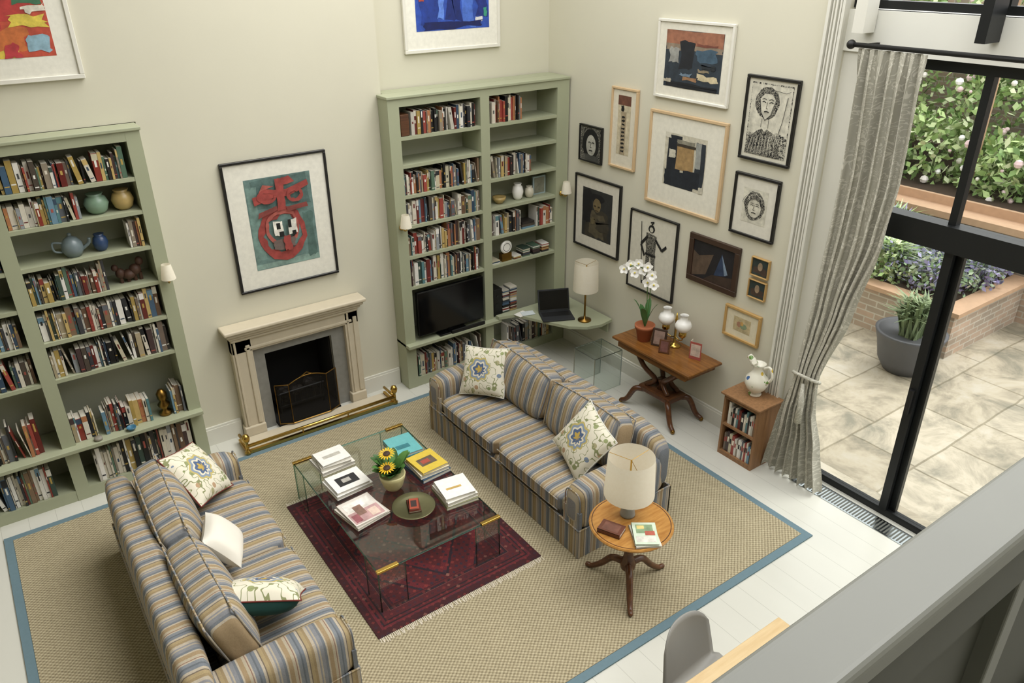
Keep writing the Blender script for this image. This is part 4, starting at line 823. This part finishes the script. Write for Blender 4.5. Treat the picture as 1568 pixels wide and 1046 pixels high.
def blades(mb,c,r,h,n,cols,seed,w=.012):
    rnd=random.Random(seed)
    for i in range(n):
        a=rnd.uniform(0,6.283); l=rnd.uniform(.2,1)*r; hh=h*rnd.uniform(.6,1.1); x,y,z=c; x+=rnd.uniform(-r,r)*.3; y+=rnd.uniform(-r,r)*.3
        ex,ey=x+l*math.cos(a),y+l*math.sin(a); sx_,sy_=-math.sin(a)*w,math.cos(a)*w
        mx_,my_=(x+ex)/2-.15*(ex-x),(y+ey)/2-.15*(ey-y)
        mb.add(([(x-sx_,y-sy_,z),(x+sx_,y+sy_,z),(mx_+sx_,my_+sy_,z+hh*.75),(mx_-sx_,my_-sy_,z+hh*.75),(ex,ey,z+hh*.85)],[(0,1,2,3),(3,2,4)]),'leaf',hx(rnd.choice(cols)))
GR=['#7d9a5a','#98b46e','#b8cf8c','#69884c','#c6d6a0','#8caa68','#a5b880','#d4deb4']
LV=['#8fa080','#a8b698','#9a9fb8','#a59fc4','#7f9a70','#bcc6aa']
f=MB('lavender_bed')
for i,(x,y,hh) in enumerate(((8.6,3.85,.4),(8.5,4.4,.5),(8.7,5.0,.65),(8.5,5.6,.6),(9.1,4.0,.55),(9.15,4.8,.7),(9.1,5.6,.7),(9.1,6.5,.7),(8.6,6.5,.65),(9.0,3.72,.45),(9.4,3.8,.5),(8.5,7.3,.7),(9.3,7.3,.8))):
    blades(f,(x,y,.53),.38,hh,450,LV if i in (0,4,9,10,3) else GR+LV,20+i); foliage(f,(x,y,.70),(.38,.38,.24),600,.07,(LV+['#a59fc4','#9088b8']) if i in (0,4,9,10) else GR+LV,40+i)
f.build()
f=MB('rose_shrubs')
for i,(x,y,zz,r) in enumerate(((10.9,3.6,1.5,.6),(11.5,4.8,1.9,.8),(12.0,6.0,2.4,.9),(11.5,7.0,1.9,.9),(12.1,3.9,2.4,.8),(12.2,5.2,2.9,.8),(10.9,5.5,1.4,.6),(12.1,2.9,1.8,.8),(12.1,7.2,3.2,.9),(10.8,4.4,1.35,.5),(11.0,6.4,1.5,.6),(10.7,7.4,1.5,.5))):
    foliage(f,(x,y,zz),(r*.8,r,r),850,.13,GR,60+i)
    rnd=random.Random(i)
    for k in range(12):
        a=rnd.uniform(0,6.28); e=rnd.uniform(-.6,1); f.add(g_sph(rnd.uniform(.02,.06),6,4),'leaf',hx(rnd.choice(['#f6f2ea','#f4ece8','#ffffff','#ecd0d4'])),T(x-r*.75*abs(math.cos(a)),y+r*math.sin(a)*.9,zz+r*e*.8))
blades(f,(10.6,3.2,1.12),.45,.5,300,['#b8c8a0','#ccd4b4','#9eb286'],5,.02)
f.build()
f=MB('pergola'); f.box((10.5,4.62,1.12),(10.6,4.72,3.6),'planter_wood'); f.box((10.5,7.5,1.12),(10.6,7.6,3.6),'planter_wood'); f.box((10.45,3.5,3.5),(10.6,8.5,3.62),'planter_wood'); f.build()
p=MB('potted_lavender_shrub'); p.add(g_lathe([(.20,-.019),(.27,.1),(.31,.30),(.34,.40),(.35,.43),(.31,.43),(.29,.38),(.001,.37)],32),'pot_grey',M=T(7.55,3.5,0),smooth=True)
blades(p,(7.55,3.5,.37),.32,.5,300,['#7f9068','#9aaa80','#6a7c58'],3,.013); p.build()

# ---------------------------------------------------------------- light
W=bpy.data.worlds.new('World'); scene.world=W; W.use_nodes=True; nt=W.node_tree; bg=nt.nodes['Background']
bg.inputs[0].default_value=(.98,.99,1.0,1); bg.inputs[1].default_value=2.1
l=bpy.data.lights.new('overhead_fill','AREA'); l.shape='RECTANGLE'; l.size=3.6; l.size_y=6.4; l.energy=125; l.color=(1,.98,.94)  # added overhead fill lamp, brightens the room evenly
o=bpy.data.objects.new('overhead_fill',l); o.location=(3.0,2.85,5.25); bpy.context.collection.objects.link(o)
l=bpy.data.lights.new('overcast_sun','SUN'); l.energy=2.2; l.angle=math.radians(40); l.color=(1,.98,.94)
o=bpy.data.objects.new('overcast_sun',l); o.location=(9,0,9); o.rotation_euler=Vector((-.5,.25,-.83)).to_track_quat('-Z','Y').to_euler(); bpy.context.collection.objects.link(o)

# ---------------------------------------------------------------- camera
cd=bpy.data.cameras.new('camera'); cam=bpy.data.objects.new('camera',cd); bpy.context.collection.objects.link(cam)
a,b_,c_=0.6119,0.4701,0.0083
F=Vector((math.sin(a)*math.cos(b_),math.cos(a)*math.cos(b_),-math.sin(b_))); r0=Vector((math.cos(a),-math.sin(a),0)); d0=F.cross(r0)
r2=r0*math.cos(c_)+d0*math.sin(c_); d2=-r0*math.sin(c_)+d0*math.cos(c_)
M=Matrix(((r2.x,-d2.x,-F.x,0),(r2.y,-d2.y,-F.y,0),(r2.z,-d2.z,-F.z,4.0),(0,0,0,1)))
cam.matrix_world=M; cd.sensor_width=36; cd.lens=1180.17/1568*36; cd.clip_start=.05
scene.camera=cam
